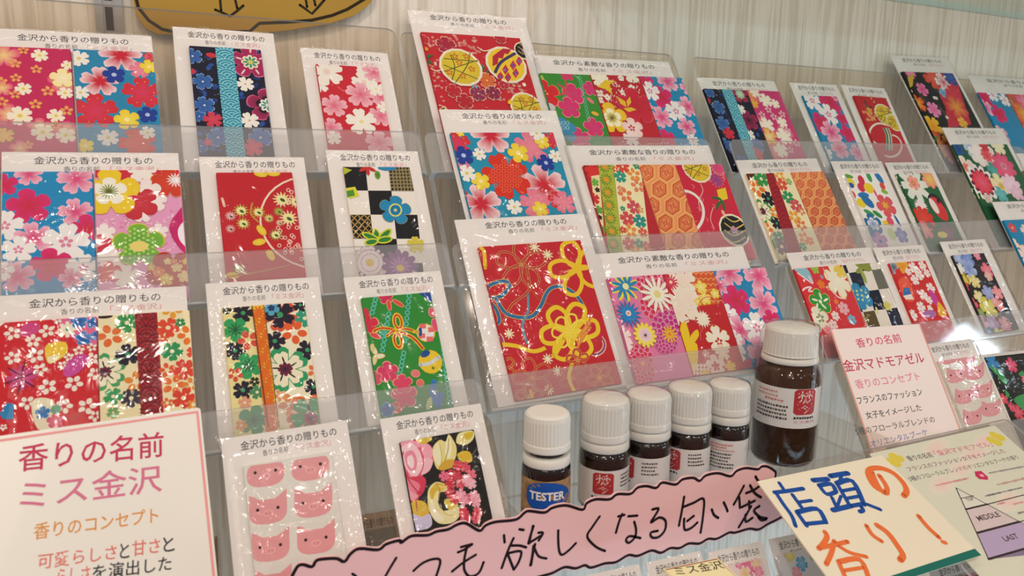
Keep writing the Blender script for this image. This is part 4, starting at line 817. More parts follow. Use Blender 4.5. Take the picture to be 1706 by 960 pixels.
def f_C5b(p):
    p.crop(970, 400, 3.692)
    p.P([(620, 210), (800, 200), (830, 400), (690, 420), (640, 330)], 'd8582c')
    for i in range(7):
        for j in range(6): p.C(640 + i * 30 + (j % 2) * 15, 225 + j * 34, 14, 5, 'f0a868', 0, 180)
    for x, y, r in ((600, 260, 90), (600, 400, 110), (570, 460, 80), (640, 370, 70)): p.F(x, y, r, 'f2e8d8', 'f4dccc', 's', oc='e0c890', ow=.03)
    mum(p, 530, 270, 50, 'd8405c', None, 'f0d8b0', 14)
    for x, y, r in ((715, 300, 40), (740, 370, 40), (800, 340, 30), (695, 390, 24)): p.F(x, y, r, 'ecd040', 'f4e89c', 'p')
    for x, y, r in ((760, 420, 60), (650, 560, 60), (780, 600, 70)): p.C(x, y, r, 5, 'dc6a60', 0, 200)
    p.F(725, 495, 54, 'f4ecd8', 'f6e0d0', 'star', n=16); p.F(725, 495, 42, 'f4ecd8', None, 'm', n=12)
    p.F(820, 620, 80, 'f4ecdc', 'f8f2e4', 's', oc='e0b050', ow=.05); p.F(825, 635, 26, 'c83828', None, 'd'); p.F(845, 700, 50, 'f0d8c0', None, 's')
    for pts in ([(590, 530), (625, 525), (650, 650), (590, 650)], [(650, 600), (690, 560), (700, 600), (660, 650)], [(570, 650), (690, 650), (670, 850), (560, 850)], [(540, 600), (590, 600), (600, 650)]): p.P(pts, 'f0cc28', True)
    p.F(560, 790, 100, 'f0d040', 'f4e48c', 'p')
    for i in range(5):
        for j in range(4): p.F(670 + i * 22, 780 + j * 24, 12, 'f4dccc', None, 'p')
    p.F(805, 780, 64, 'f0d0c4', 'f4e0d4', 'p', cc='c83c38'); p.F(805, 785, 30, 'c84838', None, 'd'); p.F(740, 835, 30, 'ecc83c'); p.F(895, 790, 40, 'ecc03c'); p.F(745, 710, 26, 'e8b0a0')
def f_C5c(p):
    p.crop(970, 400, 3.692); sakura_blue(p, [(890, 210, 90, 'p'), (1070, 230, 100, 'p'), (830, 290, 60, 'p'), (935, 380, 90, 'h'), (1100, 400, 95, 'p'), (880, 470, 70, 'w'), (960, 560, 90, 'p'), (1060, 550, 95, 'w'), (1150, 500, 60, 'h'), (920, 620, 60, 'w'), (1090, 700, 100, 'p'), (980, 780, 60, 'h'), (940, 700, 60, 'w'), (1150, 620, 50, 'p')]); p.E(1040, 772, 14, 12, 0, '1c4c9c')
# --- right rack, second and third rows
def f_R2a1(p):
    p.crop(1200, 240, 4.265)
    p.P([(165, 222), (240, 222), (180, 280)], '5c1c18')
    cream_flowers(p, [(245, 325, 60, 'e4782c', 'd'), (275, 260, 56, '2c9448', 's'), (325, 400, 52, '20182c', 's'), (285, 490, 84, '3c9448', 'big'), (385, 575, 44, '20182c', 's'), (375, 500, 40, 'e8902c', 'd'), (315, 620, 50, 'e8802c', 'd'), (400, 680, 50, '3c8c54', 's'), (420, 740, 60, '7c4c64', 's'), (350, 720, 40, '3c9c64', 's')])
    p.P([(305, 222), (365, 220), (570, 800), (470, 800)], 'a01c2c'); 
    for i in range(18): p.C(345 + i * 10.5, 250 + i * 33, 30, 5, '7c1420', 10, 170)
    p.P([(365, 220), (480, 220), (690, 800), (570, 800)], 'f0e4b8')
    cream_flowers(p, [(405, 240, 40, 'e8a030', 'd'), (420, 300, 44, 'dc5038', 's'), (465, 390, 46, '2c9458', 's'), (470, 280, 24, '8cb060', 's'), (520, 450, 46, 'cc5058', 's'), (510, 530, 46, 'e8a030', 'd'), (560, 590, 40, 'e0783c', 'd'), (560, 490, 30, 'e08858', 'd'), (580, 680, 44, 'e8903c', 'd'), (570, 740, 30, '4c9468', 's'), (620, 700, 30, 'e07c50', 's')])
def f_R2a2(p): p.crop(1200, 240, 4.265); kikko(p, 490, 230, 78, 66, 5, 9, 21, 45)
def f_R2b(p):
    p.crop(1200, 240, 4.265)
    for x, y, rx, ry, a, c in ((890, 240, 40, 14, 10, '5ca040'), (910, 285, 30, 30, 0, 'e4d438'), (915, 305, 20, 18, 0, '2c58a0'), (985, 270, 24, 34, 10, 'd02c48'), (1040, 245, 18, 34, 0, '3c9c54'), (1110, 250, 22, 44, -20, '2878b8'), (985, 320, 28, 30, 0, 'd42c4c'), (1040, 325, 38, 34, 0, 'ecd02c'), (1000, 375, 44, 20, 0, '2878b8'), (925, 370, 20, 26, 0, 'd84838'), (1135, 310, 20, 24, 0, 'd85040'), (1150, 350, 26, 14, 20, '88b840'), (985, 430, 36, 30, 0, 'ecd02c'), (1030, 420, 30, 50, -40, '2470b0'), (1040, 500, 40, 16, 30, '3c9c50'), (1100, 510, 36, 16, 40, '2c8c48'), (1085, 360, 8, 24, 0, 'e04878')): p.E(x, y, rx, ry, a, c)
    p.F(1160, 450, 74, 'e04c60', 'e06c4c', 'p', rot=20); p.F(1155, 445, 28, 'ecb83c', None, 'star', n=6)
    p.F(1070, 580, 70, '1c6c9c', '2478a8', 'p'); p.F(1070, 580, 44, 'e8e8f0', '5c8cc0', 'p'); p.P([(1130, 560), (1200, 540), (1210, 590), (1150, 590)], 'ecd02c'); p.E(1190, 560, 26, 30, 0, 'dc5070'); p.E(1240, 555, 10, 40, -10, '2c64a8')
    p.F(1065, 650, 50, '1c78a0', None, 'p'); p.F(1120, 700, 60, 'b478b8', 'c8a0d0', 'p', cc='3c5ca0'); p.F(1270, 660, 50, '5868b0', 'a0a8d8', 'p'); p.E(1200, 650, 30, 40, 0, 'c8dc98')
def f_R2c(p):
    p.crop(1200, 240, 4.265)
    p.F(1360, 300, 112, 'dfe6de', 'f2ead8', 'p', n=8); p.F(1355, 285, 48, 'ee9484', 'f0b09c', 'p', n=6); p.F(1355, 288, 18, 'd84c48', 'e8c070', 'p')
    p.F(1470, 260, 60, 'ec8c7c', 'f0d060', 'm', n=8); p.F(1410, 455, 56, 'f0e0e0', 'f6eef0', 'star', n=20); p.F(1410, 455, 44, 'f2e4e4', None, 'p')
    p.E(1520, 440, 60, 70, -10, '301820'); p.E(1535, 470, 50, 76, -15, 'd83838'); p.E(1500, 450, 24, 50, -10, 'f0e0dc'); p.E(1530, 420, 10, 14, 0, '201420'); p.F(1430, 540, 80, 'dc2c24', 'e04c38', 'm', n=9); p.E(1570, 510, 30, 40, 0, 'd83030')
    p.F(1440, 620, 60, 'e07070', 'f0b0a0', 'p'); p.F(1600, 640, 70, '5c3444', '8c6478', 'p'); p.E(1560, 655, 40, 20, 0, 'f0d860'); p.F(1470, 590, 24, '404040')
def f_R2d(p):
    p.crop(1460, 70, 3.4286)
    for x, y, r, c, ci, k, n in ((455, 620, 34, '2c5c9c', '204080', 'p', 5), (530, 620, 46, 'c8d8ec', '8caad0', 'p', 5), (610, 660, 76, 'f4e0dc', 'f0a8a4', 'p', 6), (570, 650, 60, 'f4ece4', 'f8ece8', 'p', 6), (615, 655, 36, 'ec6c70', 'dc4050', 'm', 9), (680, 605, 44, 'eee4b8', 'f4f0d0', 'p', 5), (500, 730, 64, 'f4e4d8', 'f4c8b8', 'p', 6), (500, 725, 24, 'ec9088', 'e06060', 'm', 7), (655, 740, 40, '3c9c94', '58b0a8', 'p', 5), (715, 720, 70, 'e84c78', 'ec7090', 'm', 9), (713, 718, 18, 'f0b0c0', 'c83058', 'p', 5), (590, 810, 92, 'f2ecea', 'f4eeec', 'm', 12), (590, 810, 72, '48203c', 'e03050', 'm', 12), (590, 810, 62, 'e03444', 'ec6080', 'm', 10), (690, 820, 54, 'f0e0a8', 'f4e8c0', 'p', 5), (700, 830, 20, 'e8c860', 'd8a030', 'p', 5), (760, 830, 60, 'ecc8dc', 'f4dce8', 'm', 9), (700, 880, 40, '58b0b4', '70c0c0', 'p', 5), (540, 900, 44, 'ecdc98', 'f0e4b0', 'p', 5), (620, 900, 26, 'e0e0d0', 'e8a0a0', 'p', 5), (600, 605, 30, 'd03c44', 'c83040', 'p', 5), (790, 870, 40, 'e8b8d0', 'f0d0e0', 'p', 5), (560, 1010, 60, 'e8a0a8', 'c83040', 'p', 5)): p.F(x, y, r, c, ci, k, n=n)
def f_R3a1(p):
    p.crop(1280, 380, 4.005)
    p.P([(155, 280), (240, 280), (280, 370), (200, 320)], '8cc0d0', True); p.L([(180, 310), (280, 380), (250, 330)], 9, 'f4e0e0')
    p.F(295, 285, 30, '9cbc48', None, 'p'); p.F(445, 360, 88, 'f2ead0', 'f6f0dc', 'p', n=6, oc='e8c848', ow=.05, sq=1.15); p.F(460, 295, 46, 'e8cc50', None, 's')
    for x, y, r, c in ((340, 335, 15, 'b08cb0'), (335, 385, 30, 'ec7c28'), (435, 500, 18, 'ec7c38'), (375, 405, 10, 'f4c0c0'), (300, 260, 10, 'f4d0c0')): p.F(x, y, r, c, None, 's')
    p.L([(200, 440), (230, 410), (270, 405), (250, 430), (300, 430)], 10, 'f4e0dc'); p.L([(350, 280), (370, 320), (380, 340)], 8, 'f0c0b0'); p.L([(410, 430), (450, 470), (500, 480)], 9, 'f4d8d0')
    p.F(330, 500, 76, '2c9430', '38a040', 'p', oc='e8c060', ow=.06); [petal(p, 330 + math.cos(a) * 16, 500 - math.sin(a) * 16, math.degrees(a), 44, 7, 'f2ecd8') for a in [math.radians(90 + i * 72) for i in range(5)]]; p.E(330, 500, 12, 12, 0, 'f2ecd0')
    p.F(320, 620, 80, 'ece4cc', 'f0ecd8', 'p'); p.F(330, 610, 30, '8c9c70', None, 'd'); 
    for x, y, r, c in ((485, 545, 40, 'ecb0b8'), (430, 595, 30, 'f4e0dc'), (540, 620, 32, '80b8d8'), (415, 655, 34, 'f4d8d8'), (380, 690, 30, 'e89098')): p.F(x, y, r, c, None, 'p', n=6, cc='d84858', cr=.15)
def f_R3a2(p):
    p.crop(1280, 380, 4.005)
    def cell(i, j, c):
        a = lambda q, r_: (395 + q * 76 + r_ * 47, 190 + r_ * 130 - q * 10)
        p.P([a(i, j), a(i + 1, j), a(i + 1, j + 1), a(i, j + 1)], c)
    for j in range(5):
        for i in range(0, 5):
            if (i + j) % 2 == 0: cell(i, j, '1c2038' if (i + j) % 4 else '141a30')
    cell(3, 1, '6c6c60'); cell(1, 3, '5c4c28')
    rnd = random.Random(1)
    for _ in range(30): p.E(rnd.uniform(585, 660), rnd.uniform(590, 650), 7, 5, rnd.uniform(0, 180), 'b09448', n=6)
    for a, l in ((90, 60), (40, 70), (140, 76), (0, 60), (200, 60), (270, 90)):
        petal(p, 615, 285, a, l, 14, '8c9438' if a != 270 else '9cac50')
    p.F(600, 465, 82, '2c88b8', '3494c4', 'p', rot=15); p.D([(570, 430), (600, 425), (630, 440), (575, 455), (605, 460), (635, 470), (580, 485), (610, 490)], 8, 'd8dc80'); p.F(510, 490, 26, '3c90c0', None, 'p')
    p.F(775, 530, 30, 'd8cc60'); p.E(705, 560, 8, 22, 0, 'e8e4a0')
def f_R3b(p):
    p.crop(1280, 380, 4.005)
    p.F(820, 270, 44, 'a8c0d0', '404858', 'p'); p.F(880, 265, 46, 'f0b02c', 'ec9020', 'p'); p.P([(830, 300), (870, 300), (940, 480), (880, 420)], 'd82c28', True); p.P([(850, 370), (910, 340), (960, 480), (900, 490)], 'ec5838', True)
    p.P([(885, 410), (920, 405), (935, 450), (880, 460)], '2c70b4'); p.P([(880, 460), (935, 450), (955, 485), (900, 485)], 'f4e4dc')
    for x, y, r in ((950, 275, 36), (1010, 260, 30), (990, 320, 34), (960, 355, 32), (1040, 310, 26), (915, 300, 24), (1065, 410, 34), (1015, 455, 34), (1055, 490, 26), (1000, 535, 34), (945, 590, 36), (1060, 545, 22)): p.F(x, y, r, 'f6e8e4', None, 's', rot=x % 60, cc='dc5050', cr=.1)
    p.E(1090, 480, 24, 56, -10, 'd03ca0'); p.P([(1110, 500), (1150, 540), (1170, 590), (1120, 590)], 'f0b82c', True); p.E(1060, 580, 50, 22, 0, 'b070b0')
def f_R3c(p):
    p.crop(1280, 380, 4.005)
    for x, y, r, c, ci in ((1250, 210, 44, '90a8d8', 'c0cce8'), (1310, 215, 50, '6888d0', '90a8e0'), (1375, 195, 26, 'f080a0', 'f0a8b8'), (1320, 280, 56, 'a8b8e4', '7890d0'), (1260, 280, 34, 'e8e4dc', 'f0ece4'), (1440, 290, 44, 'ec6880', 'f09ca8'), (1450, 330, 30, 'ecb0a8', 'f0c8b8'), (1300, 350, 36, 'd8b830', 'e8d058'), (1360, 365, 40, 'e0cc78', 'ece0a0'), (1290, 395, 34, 'dc3c40', 'e86060'), (1385, 465, 38, 'ecdc90', 'f4ecc0'), (1445, 440, 44, '94a0d4', 'b4bce0'), (1345, 520, 44, 'e04c68', 'ec8090'), (1450, 540, 66, 'd8cc48', 'e8e090'), (1510, 440, 40, 'f08a94', 'f4b0b0'), (1520, 520, 40, 'ec8888', 'f0b8b0'), (1360, 560, 30, 'd84058', 'e87080'), (1490, 500, 26, 'e8a0a0', 'f4c8c8'), (1400, 640, 50, 'e89098', 'f4c0c0'), (1480, 640, 46, 'b080c0', 'd0b0dc'), (1560, 650, 46, 'ec8890', 'f4b8b8'), (1440, 720, 50, '8898d0', 'b0b8e0'), (1530, 730, 50, 'e4d060', 'f0e8a0'), (1600, 720, 40, 'dc5068', 'f0a0a8'), (1400, 570, 24, '7c9c50', 'a0b870')): p.F(x, y, r, c, ci, 'p', rot=x)
    p.L([(1290, 320), (1330, 380)], 8, '8c7a24')
def f_R3d(p):
    p.crop(1280, 380, 4.005)
    for x, y, r in ((1600, 130, 70), (1700, 190, 60), (1650, 390, 70), (1580, 300, 30), (1690, 500, 50)): p.F(x, y, r, 'f4d8cc', 'f6e4d4', 's', oc='ecc890', ow=.04)
    p.F(1610, 8, 30, 'd84050', 'e86060', 'p', cc='f0d0a0'); p.F(1700, 30, 40, 'f4d8cc', 'f6e4d4', 's'); p.F(1720, 640, 60, 'f4d8cc', 'f6e4d4', 's')
def f_far(p):
    p.crop(1560, 520, 5.333)
    for x, y, r, c, ci in ((470, 460, 70, '2c78b8', '4890cc'), (640, 480, 60, 'dc4068', 'ec7090'), (760, 600, 46, 'e0506c', 'f090a0'), (570, 780, 44, 'd83c54', 'e87080'), (640, 850, 40, 'cc3050', 'e06078'), (700, 900, 60, 'd83c54', 'e87080'), (440, 560, 40, '3484bc', '60a0d0')): p.F(x, y, r, c, ci, 's', rot=x)
    for pts in ([(530, 530), (600, 620), (580, 650), (520, 580)], [(700, 560), (740, 530), (740, 580)], [(660, 780), (779, 740), (779, 900), (720, 860)], [(440, 480), (540, 540), (500, 560)], [(580, 700), (620, 740), (600, 770)]): p.P(pts, '3c9c54', True)
def f_black_rose(p):
    rnd = random.Random(4); p.crop(0, 0, 1)
def f_none(p):
    p.crop(1460, 70, 3.4286)
    for x, y, r, c, ci in ((840, 760, 30, '3c6c3c', '5c8c4c'), (870, 800, 36, 'c8a060', 'e0c080'), (830, 840, 34, 'a85040', 'd07060'), (880, 880, 40, '5c7c40', '80a058'), (900, 740, 34, 'e0a050', 'f0c070')): p.F(x, y, r, c, ci, 's', rot=x)

# ---------------------------------------------------------------- every card in the racks
CG = None
MA = '「金沢マドモアゼル」'
card(0, (-18, 48), (252, 61), [((-14, 83), (118.5, 85), None, 'c8285c', f_magenta), ((122, 87), (255, 92), None, '2488b4', f_A1b)], 'wide white card with magenta and blue floral sachets, top row far left', hf=(.16, .845))
card(0, (287, 45), (455, 57), [((315, 82), (434, 86), None, '10122c', f_A2)], 'white card with only a navy sachet split by a light blue wave strip')
card(0, (500, 80), (645, 90), [((525, 111), (629, 116), None, 'cc2436', f_A3)], 'white card with a red sachet of white and pink cherry blossoms, top row')
card(0, (678, 17), (873, 32), [((699.6, 60.4), (863, 64), None, 'c4202e', f_A4)], 'tall white card with a red sachet of patterned yellow balls, top row centre', hf=(.17, .82))
card(0, (885, 92), (1113, 104), [((896, 125), (980, 128), None, '3c8c34', f_A5a), ((980, 127), (1063, 131), None, 'c02430', f_A5b), ((1063, 130), (1133, 133), None, '2088b8', f_A5c)], 'wide white card with green, red and blue sachets, top row of middle rack', wide=True, mg=.006, hf=(.13, .87))
card(0, (1160, 129.5), (1289, 136), [((1169, 151), (1240, 153), None, '10122c', f_R1a1), ((1240, 153), (1294.6, 155.7), None, 'd03878', f_R1a2)], 'white card with navy wave-strip and magenta blossom sachets, top of right rack', name2=MA)
card(0, (1314, 138), (1393, 142), [((1334, 161.5), (1390, 163), None, '2088b8', f_R1b)], 'narrow white card with blue cherry blossom sachet, top of right rack', name2=MA, mg=.0008)
card(0, (1399.5, 141.5), (1473, 148), [((1419, 162.6), (1471.8, 165), None, 'c4202c', f_R1c)], 'narrow white card with red sachet showing a yellow ball, top of right rack', name2=MA, mg=.0008)
card(0, (1482, 92.5), (1577, 97), [((1498, 121), (1584, 125.4), None, '14100f', f_R1d)], 'tall white card with black multicoloured floral sachet, top of right rack', name2=MA)
card(0, (1611, 125.5), (1765, 137), [((1625, 156), (1671, 159), None, '2088b8', f_R1e1), ((1672, 159), (1742, 163), None, 'd85038', f_R1e2)], 'white card with blue and orange sachets, top row at right edge', name2=MA)

card(1, (3, 254), (297, 256), [((5, 290.7), (155, 289), None, '1c8cc4', f_B1a), ((157.5, 288.6), (299, 287.5), None, 'e8a0c8', f_B1b)], 'wide white card with blue cherry sachet beside pink one with yellow plum flower', hf=(.17, .84))
card(1, (331, 262), (506, 263), [((359.5, 291), (486, 290.8), None, 'c4202a', f_B2)], 'white card with plain red sachet crossed by a dotted circle, second row')
card(1, (542, 250.5), (695, 253), [((569, 281), (681, 282.3), None, 'f0eae0', f_B3)], 'white card with a black and white checkered sachet and a blue flower, second row')
card(1, (731, 183), (925.5, 185.3), [((748, 224.7), (919, 223.6), None, '1c90b4', f_B4)], 'large white card with blue sachet around a big red flower, middle rack')
card(1, (938, 243.3), (1180, 243.1), [((968.5, 277.5), (1060, 278), None, 'b82430', f_B5a), ((1060, 278), (1121, 277), None, 'ec9c5c', f_B5b), ((1121, 277), (1199, 277), None, 'cc2440', f_B5c)], 'wide white card whose middle sachet shows orange hexagons, middle rack second row', wide=True, mg=.005, hf=(.15, .88))
card(1, (1224.6, 267.7), (1359.4, 264.6), [((1238.7, 292), (1312.5, 289.5), None, 'f0e6bc', f_R2a1), ((1312.5, 289.5), (1367.6, 288.8), None, 'ec9c60', f_R2a2)], 'white card with cream floral sachet joined to orange hexagon sachet, right rack second row', name2=MA, mg=.0024)
card(1, (1383, 269.3), (1467.5, 269.1), [((1403, 292), (1463.5, 291.6), None, 'f2eeea', f_R2b)], 'narrow white card with a white sachet of red, yellow and blue flowers, right rack', name2=MA, mg=.0008)
card(1, (1473.5, 271.6), (1549, 270.5), [((1489.6, 291.6), (1548, 291), None, '1c6034', f_R2c)], 'narrow white card with a dark green sachet under a large white flower, right rack', name2=MA, mg=.0008)
card(1, (1568.5, 213.2), (1668.5, 214.4), [((1582.5, 243.5), (1673, 242), None, '1c5c38', f_R2d)], 'tall white card with a green sachet of pink and white peonies, right rack', name2=MA)
card(1, (1691, 256), (1790, 258), [((1700, 286), (1780, 287), None, '8c7a50', f_none)], 'white card cut off by the right edge of the picture, second row', name2=MA)

card(2, (-2, 494), (310, 477.5), [((-3, 541), (162.6, 530), None, 'd0202c', f_C1a), ((164, 530), (315.6, 519.5), None, 'f0e4b8', f_C1b)], 'wide white card with red sachet beside cream one crossed by dark red strip', hf=(.15, .85))
card(2, (342, 473.5), (530, 462), [((369.6, 516.4), (506.7, 505.6), None, 'ecdf9c', f_C2)], 'white card with a cream sachet of green flowers and an orange-yellow strip')
card(2, (571.7, 463.4), (733, 451.7), [((600.4, 499.4), (715, 489), None, '2c8c34', f_C3)], 'white card with a bright green sachet of tied cords and striped balls')
card(2, (756.4, 367.3), (971.5, 356.4), [((794.7, 414.7), (964, 402), None, 'c4202c', f_C4)], 'large white card with a red sachet of yellow, blue and gold cord knots', mg=.0034, hf=(.21, .84))
card(2, (983.5, 424.4), (1236.8, 410.8), [((1008, 466), (1100, 459.6), None, 'e07ca8', f_C5a), ((1100, 459.6), (1184, 454), None, 'c4242c', f_C5b), ((1184, 454), (1270.6, 447.4), None, '2088bc', f_C5c)], 'wide white card with pink, red and blue flower sachets, directly above the brown bottles', wide=True, mg=.006, hf=(.15, .88))
card(2, (1308.7, 422.4), (1449, 412.6), [((1318.7, 450), (1398.6, 443.7), None, 'd8343c', f_R3a1), ((1398.6, 443.7), (1458.5, 440), None, 'ece4d8', f_R3a2)], 'white card with a red floral sachet joined to a black and white checkered one', name2=MA, mg=.0006)
card(2, (1453.5, 413.6), (1536, 408.7), [((1477, 441), (1537, 436), None, 'd42828', f_R3b)], 'narrow white card with a red sachet sprinkled with white blossoms, right rack third row', name2=MA, mg=.0008)
card(2, (1564.6, 403.7), (1639.6, 398.7), [((1582, 427.4), (1634.6, 423.7), None, '1c1818', f_R3c)], 'narrow white card with black sachet of lilac and yellow flowers, right rack', name2=MA)
card(2, (1651.7, 337), (1770, 334), [((1666.7, 368), (1760, 366), None, '1c88b8', f_R3d)], 'tall white card with plain blue sachet of large pale blossoms at right edge', name2=MA)

card(3, (367.5, 732.5), (577.4, 700.4), [((404, 776), (551, 754), None, 'e6e2da', f_D2)], 'white card with cream sachet of pink pig faces beside the large fragrance sign', mg=.0022)
card(3, (632.5, 698.8), (800, 672.5), [((663.8, 736), (787.5, 718.8), None, '1a1614', f_D3)], 'white card with black sachet of pink rose and yellow petals above the banner', mg=.004)
card(3, (1535, 575), (1617, 564.7), [((1558, 603), (1632, 593), None, 'e6ddd0', f_pigR)], 'narrow white card with faded pink pig faces beside the handwritten fragrance sign', name2=MA)
e = card(3, (1630, 592), (1745, 580), [((1634, 597), (1740, 586), None, '1c1c18', f_far)], 'black floral sachet with green leaves at the right edge below the racks', sub=False, hf=(.3, .31))

# lower shelf, only glimpsed below the banner
def lower_rack(x0, x1, n, led, lip, top, label):
    o0 = plane_pt(n) + WX * ((x0 + x1) / 2) + WU * led; e = empty('hanging_acrylic_rack', Frame(o0, WX, WU), label, 'display rack')
    hw = (x1 - x0) / 2
    plate('back_plate', e, -hw, hw, -.0015, top - led, -.0022, -.0007, .006, 0); plate('ledge', e, -hw, hw, -.0015, 0, -.0007, .005, 0, 0, [M_EDGE, M_EDGE]); plate('front_lip', e, -hw, hw, -.0015, lip - led, .005, .0066, .006, 0)
NL1, NL2 = .405, .352
TIER_N += [NL1, NL2]; LEDV += [-.125, -.145]
def lowcard(row, tl, tr, base, fn, label, led, name2='「ミス金沢」'):
    return card(row, tl, tr, [((tl[0] + 9, tl[1] + 28), (tr[0] - 4, tr[1] + 28), None, base, fn)], label, name2=name2, led=led)
def f_low(p):
    rnd = random.Random(int(p.clip[0] * 1e5) & 255); p.crop(0, 0, 1)
def f_lowpink(p):
    p.crop(880, 760, 3.877)
    for x, y, r, c, ci in ((1400, 720, 60, 'e0508c', 'e888ac'), (1450, 700, 40, 'f0c8a0', 'e8d0b0'), (1380, 760, 50, 'f0d8c8', 'ecc070'), (1470, 750, 36, 'e87ca0', 'f0a8b8'), (1340, 700, 30, 'e06898', 'f0b0c8')): p.F(x, y, r, c, ci, 's', rot=x)
lower_rack(-.16, .150, NL1, -.125, -.10, -.035, 'clear acrylic rack low behind the pig face card'); lower_rack(.153, .80, NL2, -.145, -.122, -.05, 'clear acrylic rack at the bottom under the pink banner')
lowcard(4, (285, 905), (362, 893), 'd4587c', f_low, 'small card glimpsed low between the fragrance sign and the pig face card', -.125)
lowcard(4, (578, 862), (660, 848), 'a8b4c0', f_low, 'small pale card glimpsed low between the pig face card and rose card', -.125)
lowcard(5, (1075, 938), (1166, 918), 'e6dcd8', f_low, 'white card low behind the little yellow name tag', -.145)
lowcard(5, (1178, 921), (1268, 902), 'ecd4d4', f_lowpink, 'white card with pink flowers low under the right end of the pink banner', -.145)
def f_lowblue(p):
    p.crop(0, 0, 1)
    for x, y, r, c, ci in ((1310, 925, 11, 'd8c860', 'ece4a0'), (1330, 940, 12, '4c98c8', '90c0dc'), (1350, 925, 10, '70b070', 'a0cc90'), (1322, 955, 10, 'e08ca0', 'f0b8c0')): p.F(x, y, r, c, ci, 's', rot=x)
lowcard(5, (1280, 899), (1372, 880), 'd8d4d8', f_lowblue, 'pale card with small mixed flowers low beside the cream shop sign', -.145)
lowcard(5, (975, 959), (1064, 940), 'd8c4cc', f_low, 'white card at the bottom edge left of the yellow name tag', -.145)
lowcard(5, (1545, 945), (1640, 922), 'c83038', f_low, 'white card with a red sachet under the green-edged sign', -.145)
lowcard(5, (1650, 925), (1760, 900), 'd8b0c0', f_low, 'pale pink card at the bottom right corner', -.145)

# ---------------------------------------------------------------- signs
def slab(name, fr, pts, th, mt, parent=None, z0=0.0, sm=False, k=4):
    L = [fr.at(*q) for q in pts] if pts and not isinstance(pts[0], Vector) else pts
    if sm: L = smoothpts(L, k, True)
    if sum(L[i - 1][0] * L[i][1] - L[i][0] * L[i - 1][1] for i in range(len(L))) < 0: L = L[::-1]
    n = len(L); tr = tessellate_polygon([[Vector((x, y, 0)) for x, y in L]]); V = [(x, y, z0) for x, y in L] + [(x, y, z0 + th) for x, y in L]; Fc = []
    for t in tr:
        a, b, c = t; cr = (L[b][0] - L[a][0]) * (L[c][1] - L[a][1]) - (L[c][0] - L[a][0]) * (L[b][1] - L[a][1])
        if cr < 0: b, c = c, b
        Fc += [(n + a, n + b, n + c), (c, b, a)]
    Fc += [(i, (i + 1) % n, n + (i + 1) % n, n + i) for i in range(n)]
    return mesh_obj(name, V, Fc, mt, parent)
def sub_frame(fr, px, py):
    """same plane, origin moved to where the sight line of (px,py) meets it"""
    return Frame(fr.hit(px, py), fr.ex, fr.ey)

# fragrance sign on the left
M_SIGN = mat('laminated_sign_paper', 'eee9e0', .28, Coat_Weight=.3)
base = row_frame(TIER_N[3] - .0078); b0 = base.hit(155, 712); ang = math.radians(1.3)
fr = row_frame(0, ang, b0 - WU * .115)
e = empty('hanging_fragrance_sign', fr, 'large white laminated sign with pink border and big red lettering at lower left', 'sign')
tl, tr2 = fr.at(-26, 728), fr.at(334, 682); x0, x1, yt = tl[0], tr2[0], (tl[1] + tr2[1]) / 2
v, f = plate_data(x0, x1, -.0150, yt, 0, .0008, .0015, .0015); mesh_obj('sign_board', v, f, M_SIGN, e)
p = Print(fr, None, .00084).crop(0, 680, 3.428)
ib = .0015
for x, w_ in ((x1 - ib, .0011), (x0 + ib, .0011)): p.quad(x - w_ / 2, -.013, x + w_ / 2, yt - ib, hx('f0a0a0'))
p.quad(x0 + ib, yt - ib - .0011, x1 - ib, yt - ib, hx('f0a0a0'))
p.T('香りの名前', (108, 290), (935, 207), 150, 'c83a5c', .010); p.T('ミス金沢', (115, 505), (925, 400), 165, 'd87898', .008)
p.T('香りのコンセプト', (195, 708), (905, 612), 92, 'e09440', .008)
for t_, a, b, c in (('可愛らしさ', (218, 880), (668, 822), 'e07a70'), ('と', (685, 820), (740, 812), '33343a'), ('甘さ', (755, 805), (915, 785), 'e07a70'), ('と', (932, 785), (995, 772), '33343a'), ('らしさ', (330, 965), (515, 945), 'e07a70'), ('を演出した', (530, 942), (980, 885), '33343a')): p.T(t_, a, b, 88, c, .01)
p.build('lettering', M_PRINT, e)

# fragrance sign on the right
base = row_frame(TIER_N[3] - .0078); A_, B_ = base.at(1384, 554), base.at(1531, 540 - 0)
ang = math.radians(-2.6); fr = row_frame(0, ang, base.hit(1458, 546) - (WU * math.cos(ang) - WX * math.sin(ang)) * .098)
e = empty('hanging_fragrance_sign', fr, 'handwritten pale pink sign naming a fragrance, hung on the right rack', 'sign')
x0 = fr.at(1384, 554)[0]; x1 = fr.at(1531, 539)[0]; yt = fr.at(1458, 545)[1]
v, f = plate_data(x0, x1, -.004, yt, 0, .0006, .0005, .0005); mesh_obj('sign_board', v, f, mat('pale_pink_paper', 'f3e2dc', .35), e)
p = Print(fr, None, .00064).crop(1360, 520, 3.692)
for x in (x0 + .0006, x1 - .0006): p.quad(x - .0006, -.003, x + .0006, yt - .0004, hx('f0a090'))
for t_, a, b, h_, c, bo in (('香りの名前', (240, 195), (515, 160), 58, 'dc5878', .01), ('金沢マドモアゼル', (162, 335), (655, 280), 74, 'c4385c', .008), ('香りのコンセプト', (235, 448), (630, 395), 56, 'e88aa2', .008), ('フランスのファッション', (248, 550), (645, 492), 46, '505258', .008), ('女子をイメージした', (300, 638), (640, 588), 46, '505258', .008), ('5種のフローラルブレンドの', (235, 738), (722, 660), 46, '505258', 0.0), ('オリエンタルブーケ', (328, 812), (678, 738), 44, '8a90c8', .006)): p.T(t_, a, b, h_, c, bo)
p.build('lettering', M_PRINT, e)

